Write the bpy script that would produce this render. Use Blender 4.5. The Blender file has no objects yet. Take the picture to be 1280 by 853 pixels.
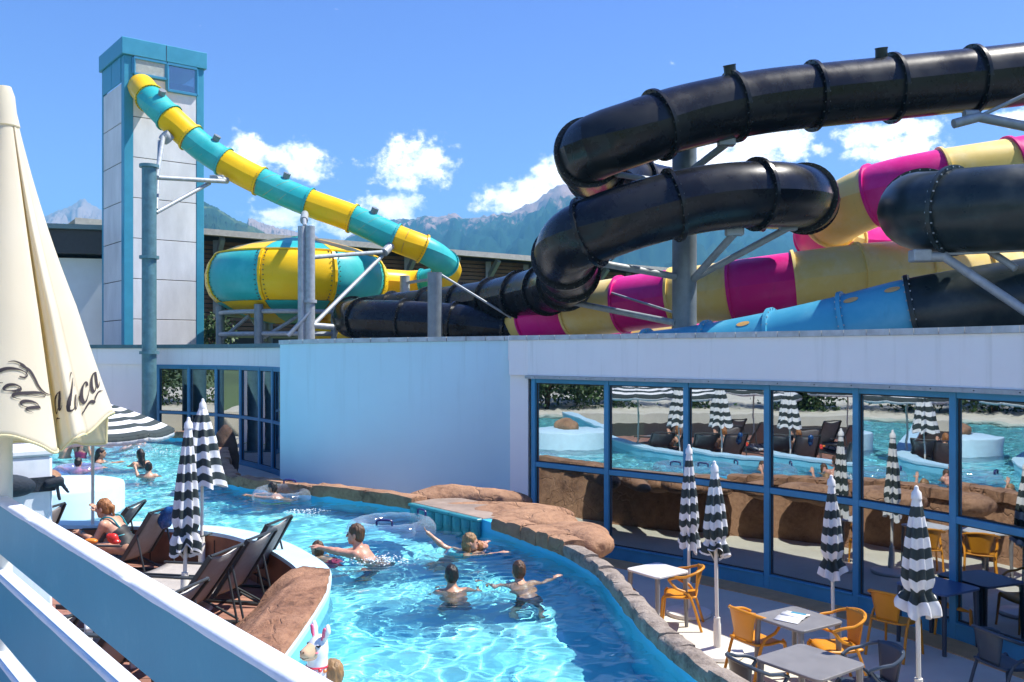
import bpy, bmesh, math, random
import numpy as np
from mathutils import Vector, Matrix
random.seed(7)
np.random.seed(7)
SC = bpy.context.scene
COL = SC.collection
R = math.radians

# ------------------------------------------------------------------ camera
EYE = 3.6
F, CX, CY = 1100.0, 640.0, 440.0
cam_d = bpy.data.cameras.new("camera")
cam = bpy.data.objects.new("camera", cam_d)
COL.objects.link(cam)
cam.location = (0, 0, EYE)
cam.rotation_euler = (R(90), 0, 0)
cam_d.sensor_width = 36.0
cam_d.lens = F / 1280.0 * 36.0
cam_d.shift_y = 13.5 / 1280.0
cam_d.clip_start = 0.1
cam_d.clip_end = 60000
SC.camera = cam


def P(px, py, d):
    """a point seen at photo pixel (px, py), d metres ahead of the camera"""
    return Vector(((px - CX) / F * d, d, EYE - (py - CY) / F * d))


def G(px, py, z):
    """the point of the level z that is seen at photo pixel (px, py)"""
    d = (EYE - z) * F / (py - CY)
    return Vector(((px - CX) / F * d, d, z))


# ------------------------------------------------------------------ light
SUN_EL = 58.0
SUN_DIR = Vector((0.98, 0.17, 0)).normalized()       # towards the sun, on the ground
sun_vec = Vector((SUN_DIR.x * math.cos(R(SUN_EL)), SUN_DIR.y * math.cos(R(SUN_EL)), math.sin(R(SUN_EL))))
sun_d = bpy.data.lights.new("sun", 'SUN')
sun_d.energy = 4.4
sun_d.angle = R(0.53)
sun_d.color = (1.0, 0.95, 0.86)
sun = bpy.data.objects.new("sun", sun_d)
COL.objects.link(sun)
sun.rotation_euler = sun_vec.to_track_quat('Z', 'Y').to_euler()
sun.location = (20, 10, 40)

SC.view_settings.view_transform = 'Standard'
SC.view_settings.look = 'None'
SC.view_settings.exposure = 1.13
SC.view_settings.gamma = 1.0
SC.view_settings.use_curve_mapping = False
SC.cycles.use_denoising = True
SC.cycles.max_bounces = 10
SC.cycles.transparent_max_bounces = 24
SC.cycles.sample_clamp_indirect = 12.0
SC.cycles.volume_bounces = 0
SC.cycles.caustics_reflective = False


class NT:
    def __init__(self, tree):
        self.t = tree
        self.n = tree.nodes
        self.l = tree.links

    def add(self, kind, **kw):
        n = self.n.new(kind)
        for k, v in kw.items():
            setattr(n, k, v)
        return n

    def put(self, sock, v):
        if isinstance(v, bpy.types.NodeSocket):
            self.l.new(v, sock)
        elif v is not None:
            sock.default_value = v

    def math(self, op, a, b=None, c=None, clamp=False):
        n = self.add('ShaderNodeMath', operation=op, use_clamp=clamp)
        self.put(n.inputs[0], a)
        self.put(n.inputs[1], b)
        self.put(n.inputs[2], c)
        return n.outputs[0]

    def mix(self, f, a, b, blend='MIX'):
        n = self.add('ShaderNodeMix', data_type='RGBA', blend_type=blend)
        self.put(n.inputs[0], f)
        self.put(n.inputs[6], a)
        self.put(n.inputs[7], b)
        return n.outputs[2]

    def ramp(self, f, stops, interp='LINEAR'):
        n = self.add('ShaderNodeValToRGB')
        n.color_ramp.interpolation = interp
        el = n.color_ramp.elements
        while len(el) < len(stops):
            el.new(0.5)
        for e, (p, c) in zip(el, stops):
            e.position = p
            e.color = c if len(c) == 4 else (*c, 1)
        self.put(n.inputs[0], f)
        return n.outputs[0]

    def noise(self, vec, scale, detail=4, rough=0.5, dist=0.0, dims='3D'):
        n = self.add('ShaderNodeTexNoise', noise_dimensions=dims)
        self.put(n.inputs['Vector'], vec)
        n.inputs['Scale'].default_value = scale
        n.inputs['Detail'].default_value = detail
        n.inputs['Roughness'].default_value = rough
        n.inputs['Distortion'].default_value = dist
        return n.outputs['Fac']

    def smooth(self, v, a, b, c=0.0, d=1.0):
        n = self.add('ShaderNodeMapRange', interpolation_type='SMOOTHSTEP')
        self.put(n.inputs[0], v)
        n.inputs[1].default_value = a
        n.inputs[2].default_value = b
        n.inputs[3].default_value = c
        n.inputs[4].default_value = d
        return n.outputs[0]


def build_world():
    w = bpy.data.worlds.new("World")
    SC.world = w
    w.use_nodes = True
    t = NT(w.node_tree)
    t.n.clear()
    out = t.add('ShaderNodeOutputWorld')
    bg = t.add('ShaderNodeBackground')
    t.l.new(bg.outputs[0], out.inputs[0])
    sky = t.add('ShaderNodeTexSky', sky_type='NISHITA')
    sky.sun_disc = False
    sky.sun_elevation = R(SUN_EL)
    sky.sun_rotation = math.atan2(SUN_DIR.x, SUN_DIR.y)
    sky.altitude = 600
    sky.air_density = 1.1
    sky.dust_density = 0.25
    sky.ozone_density = 2.2
    hs = t.add('ShaderNodeHueSaturation')
    hs.inputs['Saturation'].default_value = 1.24
    hs.inputs['Hue'].default_value = 0.534
    hs.inputs['Value'].default_value = 0.97
    t.l.new(sky.outputs[0], hs.inputs['Color'])
    tc = t.add('ShaderNodeTexCoord')
    nrm = t.add('ShaderNodeVectorMath', operation='NORMALIZE')
    t.l.new(tc.outputs['Generated'], nrm.inputs[0])
    d = nrm.outputs[0]
    sep = t.add('ShaderNodeSeparateXYZ')
    t.l.new(d, sep.inputs[0])
    az = t.math('ARCTAN2', sep.outputs[0], sep.outputs[1])
    el = t.math('ARCSINE', sep.outputs[2])
    # slight wobble of the outlines
    wob = t.add('ShaderNodeTexNoise')
    t.l.new(d, wob.inputs['Vector'])
    wob.inputs['Scale'].default_value = 22
    wob.inputs['Detail'].default_value = 3
    ws = t.add('ShaderNodeSeparateColor')
    t.l.new(wob.outputs['Color'], ws.inputs[0])
    azw = t.math('ADD', az, t.math('MULTIPLY', t.math('SUBTRACT', ws.outputs[0], 0.5), 0.05))
    elw = t.math('ADD', el, t.math('MULTIPLY', t.math('SUBTRACT', ws.outputs[1], 0.5), 0.035))
    # cumulus heaps: (pixel x, pixel y, half width, half height, weight)
    heaps = [(520, 205, 40, 26, 1.0), (552, 222, 26, 14, .8), (500, 222, 24, 10, .7),
             (310, 186, 26, 16, .95), (318, 206, 34, 16, .8), (372, 196, 30, 18, 1.0), (380, 214, 24, 12, .8), (378, 168, 9, 7, .5),
             (372, 272, 52, 18, .85), (420, 282, 40, 12, .8), (497, 262, 36, 18, 1.1), (468, 270, 24, 10, .8), (525, 268, 18, 8, .7),
             (640, 252, 40, 18, 1.1), (675, 240, 28, 18, 1.1), (700, 215, 24, 22, 1.0), (610, 262, 22, 10, .8),
             (760, 215, 40, 26, 1.0), (830, 210, 55, 28, 1.1), (900, 195, 40, 24, .95), (955, 180, 44, 20, 1.1), (980, 192, 30, 14, .9),
             (1021, 186, 17, 9, .95), (1100, 166, 46, 13, 1.0), (1150, 160, 30, 12, .9), (1130, 186, 44, 13, 1.0), (1265, 148, 20, 9, .85),
             (565, 238, 12, 5, .4), (270, 262, 14, 8, .4),
             (-240, 260, 120, 26, 1.0), (-700, 230, 160, 34, 1.0), (1500, 200, 110, 30, 1.0), (1900, 250, 160, 34, 1.0)]
    total = None
    for (px, py, rx, ry, wt) in heaps:
        a0 = math.atan((px - CX) / F)
        e0 = math.atan(-(py - CY) / F * math.cos(a0))
        ax = t.math('MULTIPLY', t.math('SUBTRACT', azw, a0), F / rx / 1.22)
        ey = t.math('MULTIPLY', t.math('SUBTRACT', elw, e0), F / ry / 1.18)
        q = t.math('ADD', t.math('MULTIPLY', ax, ax), t.math('MULTIPLY', ey, ey))
        g = t.math('MULTIPLY', t.math('POWER', 2.718, t.math('MULTIPLY', q, -0.75)), wt)
        total = g if total is None else t.math('MAXIMUM', total, g)
    # the rest of the horizon behind the camera
    behind = t.smooth(sep.outputs[1], 0.25, -0.2)
    band = t.math('MULTIPLY', t.smooth(el, 0.02, 0.12), t.smooth(el, 0.42, 0.16))
    rest = t.math('MULTIPLY', t.math('MULTIPLY', behind, band), t.smooth(t.noise(d, 4.0, 3, .5), .45, .62))
    total = t.math('MAXIMUM', total, rest)
    st = t.add('ShaderNodeMapping')
    t.l.new(d, st.inputs[0])
    st.inputs['Scale'].default_value = (1, 1, 1.25)
    fb = t.noise(st.outputs[0], 26.0, 10, 0.66)
    fb2 = t.noise(st.outputs[0], 70.0, 8, 0.66)
    puff = t.math('ADD', t.math('MULTIPLY', fb, 0.62), t.math('MULTIPLY', fb2, 0.38))
    dens = t.math('ADD', t.math('MULTIPLY', total, 0.95), t.math('MULTIPLY', t.math('SUBTRACT', puff, 0.5), 2.6))
    alpha = t.smooth(dens, 0.38, 0.80)
    body = t.smooth(dens, 0.5, 1.25)
    shade = t.smooth(t.noise(st.outputs[0], 42.0, 5, .6), .34, .62)
    lit = t.math('ADD', t.math('MULTIPLY', body, .55), t.math('MULTIPLY', shade, .45))
    ccol = t.mix(lit, (8.8, 9.2, 10.2, 1), (15.5, 14.2, 13.4, 1))
    mixed = t.mix(alpha, hs.outputs[0], ccol)
    t.l.new(mixed, bg.inputs[0])
    bg.inputs[1].default_value = 0.105


build_world()

# ------------------------------------------------------------------ materials
MATS = {}


def mat(name, col, rough=0.55, metal=0.0, var=0.0, vscale=6.0, bump=0.0, bscale=30.0, spec=0.5, coat=0.0,
        col2=None, detail=5, stretch=None, trans=0.0):
    if name in MATS:
        return MATS[name]
    m = bpy.data.materials.new(name)
    m.use_nodes = True
    t = NT(m.node_tree)
    b = t.n['Principled BSDF']
    b.inputs['Roughness'].default_value = rough
    b.inputs['Metallic'].default_value = metal
    b.inputs['Specular IOR Level'].default_value = spec
    if coat:
        b.inputs['Coat Weight'].default_value = coat
        b.inputs['Coat Roughness'].default_value = 0.12
    c = (*col, 1)
    tc = t.add('ShaderNodeTexCoord')
    vec = tc.outputs['Object']
    if stretch:
        mp = t.add('ShaderNodeMapping')
        t.l.new(vec, mp.inputs[0])
        mp.inputs['Scale'].default_value = stretch
        vec = mp.outputs[0]
    if var > 0 or col2:
        n = t.noise(vec, vscale, detail, .6)
        lo = (*(col2 if col2 else [x * (1 - var) for x in col]), 1)
        hi = c if col2 else (*[min(1, x * (1 + var * .6)) for x in col], 1)
        t.put(b.inputs['Base Color'], t.ramp(n, [(0.32, lo), (0.68, hi)]))
        rr = t.math('ADD', t.math('MULTIPLY', t.math('SUBTRACT', n, .5), .25), rough, clamp=True)
        t.put(b.inputs['Roughness'], rr)
    else:
        b.inputs['Base Color'].default_value = c
    if bump > 0:
        bn = t.add('ShaderNodeBump')
        bn.inputs['Strength'].default_value = bump
        bn.inputs['Distance'].default_value = 0.02
        t.l.new(t.noise(vec, bscale, 6, .6), bn.inputs['Height'])
        t.l.new(bn.outputs[0], b.inputs['Normal'])
    MATS[name] = m
    return m


def render_mat(name, col):
    """painted wall render: faint cloudy patches, rain streaks and grime that have run down from the coping"""
    m = bpy.data.materials.new(name)
    m.use_nodes = True
    t = NT(m.node_tree)
    b = t.n['Principled BSDF']
    b.inputs['Roughness'].default_value = .8
    tc = t.add('ShaderNodeTexCoord')
    v = tc.outputs['Object']
    mp = t.add('ShaderNodeMapping')
    t.l.new(v, mp.inputs[0])
    mp.inputs['Scale'].default_value = (5.5, 5.5, .28)
    n1 = t.noise(v, .55, 5, .6)
    n2 = t.noise(mp.outputs[0], 1.0, 6, .62)
    n3 = t.noise(v, 7, 6, .65)
    c = t.ramp(n1, [(.3, (*[x * .93 for x in col], 1)), (.7, (*col, 1))])
    sepz = t.add('ShaderNodeSeparateXYZ')
    t.l.new(v, sepz.inputs[0])
    up = t.smooth(sepz.outputs[2], 1.6, 3.8)
    k = t.math('MULTIPLY', t.math('MULTIPLY', t.smooth(n2, .52, .74), up), .34)
    c = t.mix(k, c, (*[x * .62 for x in (col[0], col[1], col[2] * .93)], 1))
    c = t.mix(t.math('MULTIPLY', t.smooth(n3, .60, .80), .16), c, (*[x * .7 for x in col], 1))
    t.l.new(c, b.inputs['Base Color'])
    bn = t.add('ShaderNodeBump')
    bn.inputs['Strength'].default_value = .12
    bn.inputs['Distance'].default_value = .015
    t.l.new(t.math('ADD', t.noise(v, 55, 5, .6), t.math('MULTIPLY', n1, 1.2)), bn.inputs['Height'])
    t.l.new(bn.outputs[0], b.inputs['Normal'])
    return m


def gel_mat(name, col, fade, rough=.34, coat=.12, drip=.5):
    """fibreglass gelcoat: sun bleached patches, chalky dirt drips, uneven gloss"""
    m = bpy.data.materials.new(name)
    m.use_nodes = True
    t = NT(m.node_tree)
    b = t.n['Principled BSDF']
    b.inputs['Specular IOR Level'].default_value = .32
    b.inputs['Coat Weight'].default_value = coat
    b.inputs['Coat Roughness'].default_value = .2
    tc = t.add('ShaderNodeTexCoord')
    v = tc.outputs['Object']
    mp = t.add('ShaderNodeMapping')
    t.l.new(v, mp.inputs[0])
    mp.inputs['Scale'].default_value = (6, 6, 1.1)
    n1 = t.noise(v, 1.3, 6, .62)
    n2 = t.noise(mp.outputs[0], 1.0, 7, .66)
    n3 = t.noise(v, 26, 4, .6)
    c = t.mix(t.smooth(n1, .40, .72), (*col, 1), (*fade, 1))
    c = t.mix(t.math('MULTIPLY', t.smooth(n2, .56, .76), drip), c, (*[x * .45 + .03 for x in col], 1))
    c = t.mix(t.math('MULTIPLY', t.smooth(n3, .66, .8), .3), c, (*[min(1, x * .6 + .12) for x in fade], 1))
    t.l.new(c, b.inputs['Base Color'])
    t.put(b.inputs['Roughness'], t.math('ADD', rough, t.math('MULTIPLY', t.math('SUBTRACT', n1, .5), .35), clamp=True))
    bn = t.add('ShaderNodeBump')
    bn.inputs['Strength'].default_value = .10
    bn.inputs['Distance'].default_value = .03
    t.l.new(t.math('ADD', n1, t.math('MULTIPLY', n3, .12)), bn.inputs['Height'])
    t.l.new(bn.outputs[0], b.inputs['Normal'])
    return m


# ------------------------------------------------------------------ object helpers
def tag(o, label=None, cat=None, group=None, kind=None):
    if label:
        o['label'] = label
    if cat:
        o['category'] = cat
    if group:
        o['group'] = group
    if kind:
        o['kind'] = kind
    return o


def empty(name, loc=(0, 0, 0), rz=0.0, label=None, cat=None, group=None):
    o = bpy.data.objects.new(name, None)
    COL.objects.link(o)
    o.empty_display_size = 0.1
    o.location = loc
    o.rotation_euler = (0, 0, rz)
    return tag(o, label, cat, group)


def link_mesh(name, me, parent=None):
    o = bpy.data.objects.new(name, me)
    COL.objects.link(o)
    if parent is not None:
        o.parent = parent
    return o


def copy_tree(o, parent=None):
    c = o.copy()
    COL.objects.link(c)
    if parent is not None:
        c.parent = parent
    for ch in o.children:
        copy_tree(ch, c)
    return c


class MB:
    """collects simple shapes into one mesh"""

    def __init__(self):
        self.v, self.f, self.m = [], [], []
        self.mats = []

    def mi(self, m):
        if m is None:
            return 0
        if m not in self.mats:
            self.mats.append(m)
        return self.mats.index(m)

    def raw(self, vs, fs, m=None):
        o = len(self.v)
        k = self.mi(m)
        self.v += [tuple(p) for p in vs]
        self.f += [tuple(i + o for i in f) for f in fs]
        self.m += [k] * len(fs)

    def box(self, c, s, rz=0.0, m=None, rot=None):
        c = Vector(c)
        M = rot if rot is not None else Matrix.Rotation(rz, 3, 'Z')
        vs = []
        for z in (-.5, .5):
            for (x, y) in ((-.5, -.5), (.5, -.5), (.5, .5), (-.5, .5)):
                vs.append(c + M @ Vector((x * s[0], y * s[1], z * s[2])))
        self.raw(vs, [(3, 2, 1, 0), (4, 5, 6, 7), (0, 1, 5, 4), (1, 2, 6, 5), (2, 3, 7, 6), (3, 0, 4, 7)], m)

    def beam(self, a, b, w, h, m=None, up=(0, 0, 1)):
        a, b = Vector(a), Vector(b)
        t = (b - a).normalized()
        u = Vector(up)
        if abs(t.dot(u)) > .98:
            u = Vector((1, 0, 0))
        s = t.cross(u).normalized()
        n = s.cross(t)
        vs = []
        for p in (a, b):
            for (i, j) in ((-1, -1), (1, -1), (1, 1), (-1, 1)):
                vs.append(p + s * (i * w / 2) + n * (j * h / 2))
        self.raw(vs, [(0, 1, 2, 3), (7, 6, 5, 4), (1, 0, 4, 5), (2, 1, 5, 6), (3, 2, 6, 7), (0, 3, 7, 4)], m)

    def tube(self, pts, r, n=10, m=None, closed=False, caps=True):
        pts = [Vector(p) for p in pts]
        N = len(pts)
        rs = r if isinstance(r, (list, tuple)) else [r] * N
        vs, fs = [], []
        prev = None
        for i, p in enumerate(pts):
            a = pts[(i - 1) % N] if (closed or i > 0) else p
            b = pts[(i + 1) % N] if (closed or i < N - 1) else p
            t = (b - a).normalized()
            if prev is None:
                u = Vector((0, 0, 1)) if abs(t.z) < .9 else Vector((1, 0, 0))
                s = t.cross(u).normalized()
            else:
                s = (prev - t * prev.dot(t)).normalized()
            prev = s
            q = t.cross(s)
            for k in range(n):
                an = 2 * math.pi * k / n
                vs.append(p + s * (math.cos(an) * rs[i]) + q * (math.sin(an) * rs[i]))
        M = N if closed else N - 1
        for i in range(M):
            for k in range(n):
                a0 = i * n + k
                a1 = i * n + (k + 1) % n
                b0 = ((i + 1) % N) * n + k
                b1 = ((i + 1) % N) * n + (k + 1) % n
                fs.append((a0, a1, b1, b0))
        if caps and not closed:
            fs.append(tuple(range(n - 1, -1, -1)))
            fs.append(tuple((N - 1) * n + k for k in range(n)))
        self.raw(vs, fs, m)

    def lathe(self, prof, n=24, c=(0, 0, 0), m=None, ang0=0.0, ang1=2 * math.pi):
        c = Vector(c)
        full = abs(ang1 - ang0 - 2 * math.pi) < 1e-6
        cols = n if full else n + 1
        vs, fs = [], []
        for (r, z) in prof:
            for k in range(cols):
                a = ang0 + (ang1 - ang0) * k / n
                vs.append(c + Vector((math.cos(a) * r, math.sin(a) * r, z)))
        for i in range(len(prof) - 1):
            for k in range(n):
                k1 = (k + 1) % cols
                fs.append((i * cols + k, i * cols + k1, (i + 1) * cols + k1, (i + 1) * cols + k))
        self.raw(vs, fs, m)

    def prism(self, poly, z0, z1, m=None):
        n = len(poly)
        vs = [(x, y, z0) for x, y in poly] + [(x, y, z1) for x, y in poly]
        fs = [tuple(range(n - 1, -1, -1)), tuple(range(n, 2 * n))]
        for i in range(n):
            j = (i + 1) % n
            fs.append((i, j, n + j, n + i))
        self.raw(vs, fs, m)

    def build(self, name, m=None, parent=None, smooth=False, bevel=0.0, angle=40):
        me = bpy.data.meshes.new(name)
        me.from_pydata(self.v, [], self.f)
        ml = self.mats if self.mats else [m]
        if m is not None and self.mats and m not in self.mats:
            ml = self.mats
        for x in ml:
            me.materials.append(x)
        if len(ml) > 1:
            me.polygons.foreach_set('material_index', self.m)
        me.update()
        if bevel > 0:
            bm = bmesh.new()
            bm.from_mesh(me)
            bmesh.ops.recalc_face_normals(bm, faces=bm.faces)
            bmesh.ops.bevel(bm, geom=[e for e in bm.edges], offset=bevel, segments=1, affect='EDGES', clamp_overlap=True)
            bm.to_mesh(me)
            bm.free()
        if smooth:
            me.polygons.foreach_set('use_smooth', [True] * len(me.polygons))
            try:
                me.set_sharp_from_angle(angle=R(angle))
            except Exception:
                pass
        return link_mesh(name, me, parent)


def catmull(pts, step):
    """smooth polyline through pts, resampled to an even step"""
    pts = [Vector(p) for p in pts]
    pts = [pts[0] * 2 - pts[1]] + pts + [pts[-1] * 2 - pts[-2]]
    dense = []
    for i in range(1, len(pts) - 2):
        p0, p1, p2, p3 = pts[i - 1:i + 3]
        for k in range(40):
            u = k / 40
            dense.append(0.5 * ((2 * p1) + (p2 - p0) * u + (2 * p0 - 5 * p1 + 4 * p2 - p3) * u * u + (3 * p1 - p0 - 3 * p2 + p3) * u ** 3))
    dense.append(pts[-2].copy())
    L = [0.0]
    for a, b in zip(dense, dense[1:]):
        L.append(L[-1] + (b - a).length)
    n = max(2, int(round(L[-1] / step)))
    out = []
    j = 0
    for k in range(n + 1):
        s = L[-1] * k / n
        while j < len(L) - 2 and L[j + 1] < s:
            j += 1
        u = (s - L[j]) / max(1e-9, L[j + 1] - L[j])
        out.append(dense[j].lerp(dense[j + 1], min(1, u)))
    return out


def vnoise(p, freq, seed=0, octaves=4):
    """fractal noise on an (N,3) array, roughly -1..1"""
    from mathutils import noise as mn
    off = Vector((seed * 13.7, seed * 7.3, seed * 3.1))
    return np.array([mn.fractal(Vector(q) * freq + off, 0.9, 2.1, octaves) for q in p])

# ------------------------------------------------------------------ shared materials
def water_mat():
    m = bpy.data.materials.new("pool_water")
    m.use_nodes = True
    t = NT(m.node_tree)
    t.n.clear()
    out = t.add('ShaderNodeOutputMaterial')
    tr = t.add('ShaderNodeBsdfRefraction')
    tr.inputs['Color'].default_value = (.88, .99, 1.0, 1)
    tr.inputs['IOR'].default_value = 1.33
    tr.inputs['Roughness'].default_value = 0.0
    gl = t.add('ShaderNodeBsdfGlossy')
    gl.inputs['Roughness'].default_value = 0.04
    gl.inputs['Color'].default_value = (1, 1, 1, 1)
    fr = t.add('ShaderNodeFresnel')
    fr.inputs['IOR'].default_value = 1.33
    mx = t.add('ShaderNodeMixShader')
    t.l.new(fr.outputs[0], mx.inputs[0])
    t.l.new(tr.outputs[0], mx.inputs[1])
    t.l.new(gl.outputs[0], mx.inputs[2])
    t.l.new(mx.outputs[0], out.inputs[0])
    return m


def glass_mat(name, refl=.42, tint=(.30, .40, .42)):
    m = bpy.data.materials.new(name)
    m.use_nodes = True
    t = NT(m.node_tree)
    t.n.clear()
    out = t.add('ShaderNodeOutputMaterial')
    tr = t.add('ShaderNodeBsdfTransparent')
    tr.inputs['Color'].default_value = (*tint, 1)
    gl = t.add('ShaderNodeBsdfGlossy')
    gl.inputs['Roughness'].default_value = 0.0
    gl.inputs['Color'].default_value = (.92, .97, 1, 1)
    fr = t.add('ShaderNodeFresnel')
    fr.inputs['IOR'].default_value = 1.5
    f = t.math('ADD', t.math('MULTIPLY', fr.outputs[0], .6), refl, clamp=True)
    tc = t.add('ShaderNodeTexCoord')
    bn = t.add('ShaderNodeBump')
    bn.inputs['Strength'].default_value = .06
    bn.inputs['Distance'].default_value = .02
    t.l.new(t.noise(tc.outputs['Object'], 1.6, 2, .5), bn.inputs['Height'])
    t.l.new(bn.outputs[0], gl.inputs['Normal'])
    mx = t.add('ShaderNodeMixShader')
    t.l.new(f, mx.inputs[0])
    t.l.new(tr.outputs[0], mx.inputs[1])
    t.l.new(gl.outputs[0], mx.inputs[2])
    t.l.new(mx.outputs[0], out.inputs[0])
    return m


M_GLASS = glass_mat("window_glass")
M_WALL = render_mat("white_render", (.90, .89, .90))
M_BLUEWALL = render_mat("pale_blue_render", (.60, .83, .92))
M_CAP = mat("cap_stone", (.50, .53, .55), .6, var=.22, vscale=5, bump=.12)
M_FRAME = mat("blue_frame", (.045, .26, .46), .38, var=.12, vscale=3)
M_HEAD = mat("head_strip", (.38, .42, .44), .5, var=.2, vscale=9)
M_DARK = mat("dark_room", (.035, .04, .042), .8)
M_POOLWALL = mat("pool_paint", (.06, .52, .84), .35, var=.16, vscale=1.4)
M_PATIO = mat("patio_stone", (.63, .60, .50), .75, var=.12, vscale=1.2, bump=.1, bscale=50)
M_COPING = mat("coping_paint", (.50, .74, .88), .5, var=.06, vscale=4)
M_BROWN = mat("brown_board", (.26, .105, .055), .6, var=.25, vscale=4)
M_STEEL = mat("galvanised_steel", (.36, .40, .43), .5, metal=.2, var=.22, vscale=7, bump=.05)
M_STEELD = mat("painted_column", (.20, .245, .275), .45, metal=.25, var=.2, vscale=4)
M_POLE_TEAL = mat("teal_column", (.11, .23, .27), .45, metal=.2, var=.25, vscale=4)


def rock_mat(name, a, b, crack=.5, scale=2.2):
    m = bpy.data.materials.new(name)
    m.use_nodes = True
    t = NT(m.node_tree)
    bs = t.n['Principled BSDF']
    bs.inputs['Roughness'].default_value = .85
    tc = t.add('ShaderNodeTexCoord')
    v = tc.outputs['Object']
    n1 = t.noise(v, scale, 8, .62)
    n2 = t.noise(v, scale * 6, 6, .65)
    col = t.ramp(t.math('ADD', t.math('MULTIPLY', n1, .65), t.math('MULTIPLY', n2, .35)),
                 [(.36, (*[x * .6 for x in b], 1)), (.42, (*b, 1)), (.52, (*[(x + y) / 2 for x, y in zip(a, b)], 1)), (.68, (*a, 1))])
    vo = t.add('ShaderNodeTexVoronoi', feature='DISTANCE_TO_EDGE')
    wv = t.add('ShaderNodeVectorMath', operation='ADD')
    nn = t.add('ShaderNodeTexNoise')
    nn.inputs['Scale'].default_value = 2.5
    t.l.new(v, nn.inputs['Vector'])
    t.l.new(v, wv.inputs[0])
    t.l.new(nn.outputs['Color'], wv.inputs[1])
    t.l.new(wv.outputs[0], vo.inputs['Vector'])
    vo.inputs['Scale'].default_value = .8
    cr = t.smooth(vo.outputs['Distance'], 0.0, .02)
    h = t.math('ADD', t.math('MULTIPLY', cr, crack), t.math('ADD', t.math('MULTIPLY', n1, .8), t.math('ADD', t.math('MULTIPLY', n2, .6), t.math('MULTIPLY', t.noise(v, scale * 22, 5, .7), .22))))
    bn = t.add('ShaderNodeBump')
    bn.inputs['Strength'].default_value = .8
    bn.inputs['Distance'].default_value = .04
    t.l.new(h, bn.inputs['Height'])
    t.l.new(bn.outputs[0], bs.inputs['Normal'])
    t.l.new(col, bs.inputs['Base Color'])
    return m


M_ROCK = rock_mat("sand_rock", (.44, .25, .145), (.24, .125, .07))
M_CURB = rock_mat("grey_stone", (.40, .34, .285), (.20, .16, .13), .15, 5)
M_ROCKB = rock_mat("brown_rock", (.40, .215, .125), (.22, .105, .058), .3, 3)

# ------------------------------------------------------------------ ground and far terrain
def structure(o):
    o['kind'] = 'structure'
    return o


mb = MB()
mb.raw([(-5400, -1500, -.35), (5400, -1500, -.35), (5400, 5300, -.35), (-5400, 5300, -.35)], [(0, 1, 2, 3)])
structure(mb.build('ground', mat("meadow", (.10, .15, .05), .9, var=.4, vscale=.02)))


def mountain_mat(name, forest, rock, meadow, rock_lo, rock_hi, meadow_amt):
    m = bpy.data.materials.new(name)
    m.use_nodes = True
    t = NT(m.node_tree)
    bs = t.n['Principled BSDF']
    bs.inputs['Roughness'].default_value = 1
    bs.inputs['Specular IOR Level'].default_value = 0.05
    geo = t.add('ShaderNodeNewGeometry')
    pos = geo.outputs['Position']
    mp = t.add('ShaderNodeMapping')
    t.l.new(pos, mp.inputs[0])
    mp.inputs['Scale'].default_value = (1 / 150, 1 / 300, 1 / 300)
    n1 = t.noise(mp.outputs[0], 1.0, 9, .66)
    mp2 = t.add('ShaderNodeMapping')
    t.l.new(pos, mp2.inputs[0])
    mp2.inputs['Scale'].default_value = (1 / 35, 1 / 116, 1 / 93)
    n2 = t.noise(mp2.outputs[0], 1.0, 8, .7)
    sep = t.add('ShaderNodeSeparateXYZ')
    t.l.new(pos, sep.inputs[0])
    hz = t.math('MULTIPLY', sep.outputs[2], 1 / 870)
    k = t.math('ADD', t.math('ADD', t.math('MULTIPLY', n1, .7), t.math('MULTIPLY', n2, .45)), hz)
    rk = t.smooth(k, rock_lo, rock_hi)
    md = t.math('MULTIPLY', t.smooth(t.noise(mp.outputs[0], .6, 4, .5), .5, .56), meadow_amt)
    c = t.mix(md, (*forest, 1), (*meadow, 1))
    c = t.mix(t.math('MULTIPLY', t.smooth(n2, .40, .60), .75), c, (*[x * .4 for x in forest], 1), 'MIX')
    c = t.mix(rk, c, t.ramp(n2, [(.3, (*[x * .62 for x in rock], 1)), (.7, (*rock, 1))]))
    t.l.new(c, bs.inputs['Base Color'])
    return m


def mountain(name, skyline, D, foot, material, seed, rough=1.0):
    """skyline: photo pixels of the ridge; the ridge stands D metres away and falls to the valley at foot metres"""
    xs = np.array([p[0] for p in skyline], float)
    ys = np.array([p[1] for p in skyline], float)
    U = 300
    px = np.linspace(xs[0], xs[-1], U)
    py = np.interp(px, xs, ys)
    V = 60
    verts = []
    for j in range(V + 14):
        v = j / (V - 1)
        for i in range(U):
            a = (px[i] - CX) / F
            hr = (CY - py[i]) / F * D
            if v <= 1:
                d = foot + (D - foot) * v
                z = hr * (v ** 1.15)
                w = min(1, 3 * v) * (1 - v ** 6)
            else:
                d = D * (1 + (v - 1) * .35)
                z = hr * (1 - (v - 1) * 2.2)
                w = min(1, (v - 1) * 6)
            verts.append((a * d, d, z, w, hr))
    A = np.array(verts)
    n = vnoise(A[:, :3] * np.array([1, .55, .4]), 1 / (D * .045), seed, 6)
    r = 1 - np.abs(n)
    A[:, 2] += (r - .72) * A[:, 4] * .34 * A[:, 3] * rough
    n3 = vnoise(A[:, :3] * np.array([1, 0, 0]), 1 / (D * .0035), seed + 3, 4)
    A[:, 2] += n3 * D * .0026 * rough
    fs = []
    W = V + 14
    for j in range(W - 1):
        for i in range(U - 1):
            fs.append((j * U + i, j * U + i + 1, (j + 1) * U + i + 1, (j + 1) * U + i))
    mb = MB()
    mb.raw(A[:, :3], fs)
    o = mb.build(name, material, smooth=True, angle=180)
    return structure(o)


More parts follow.
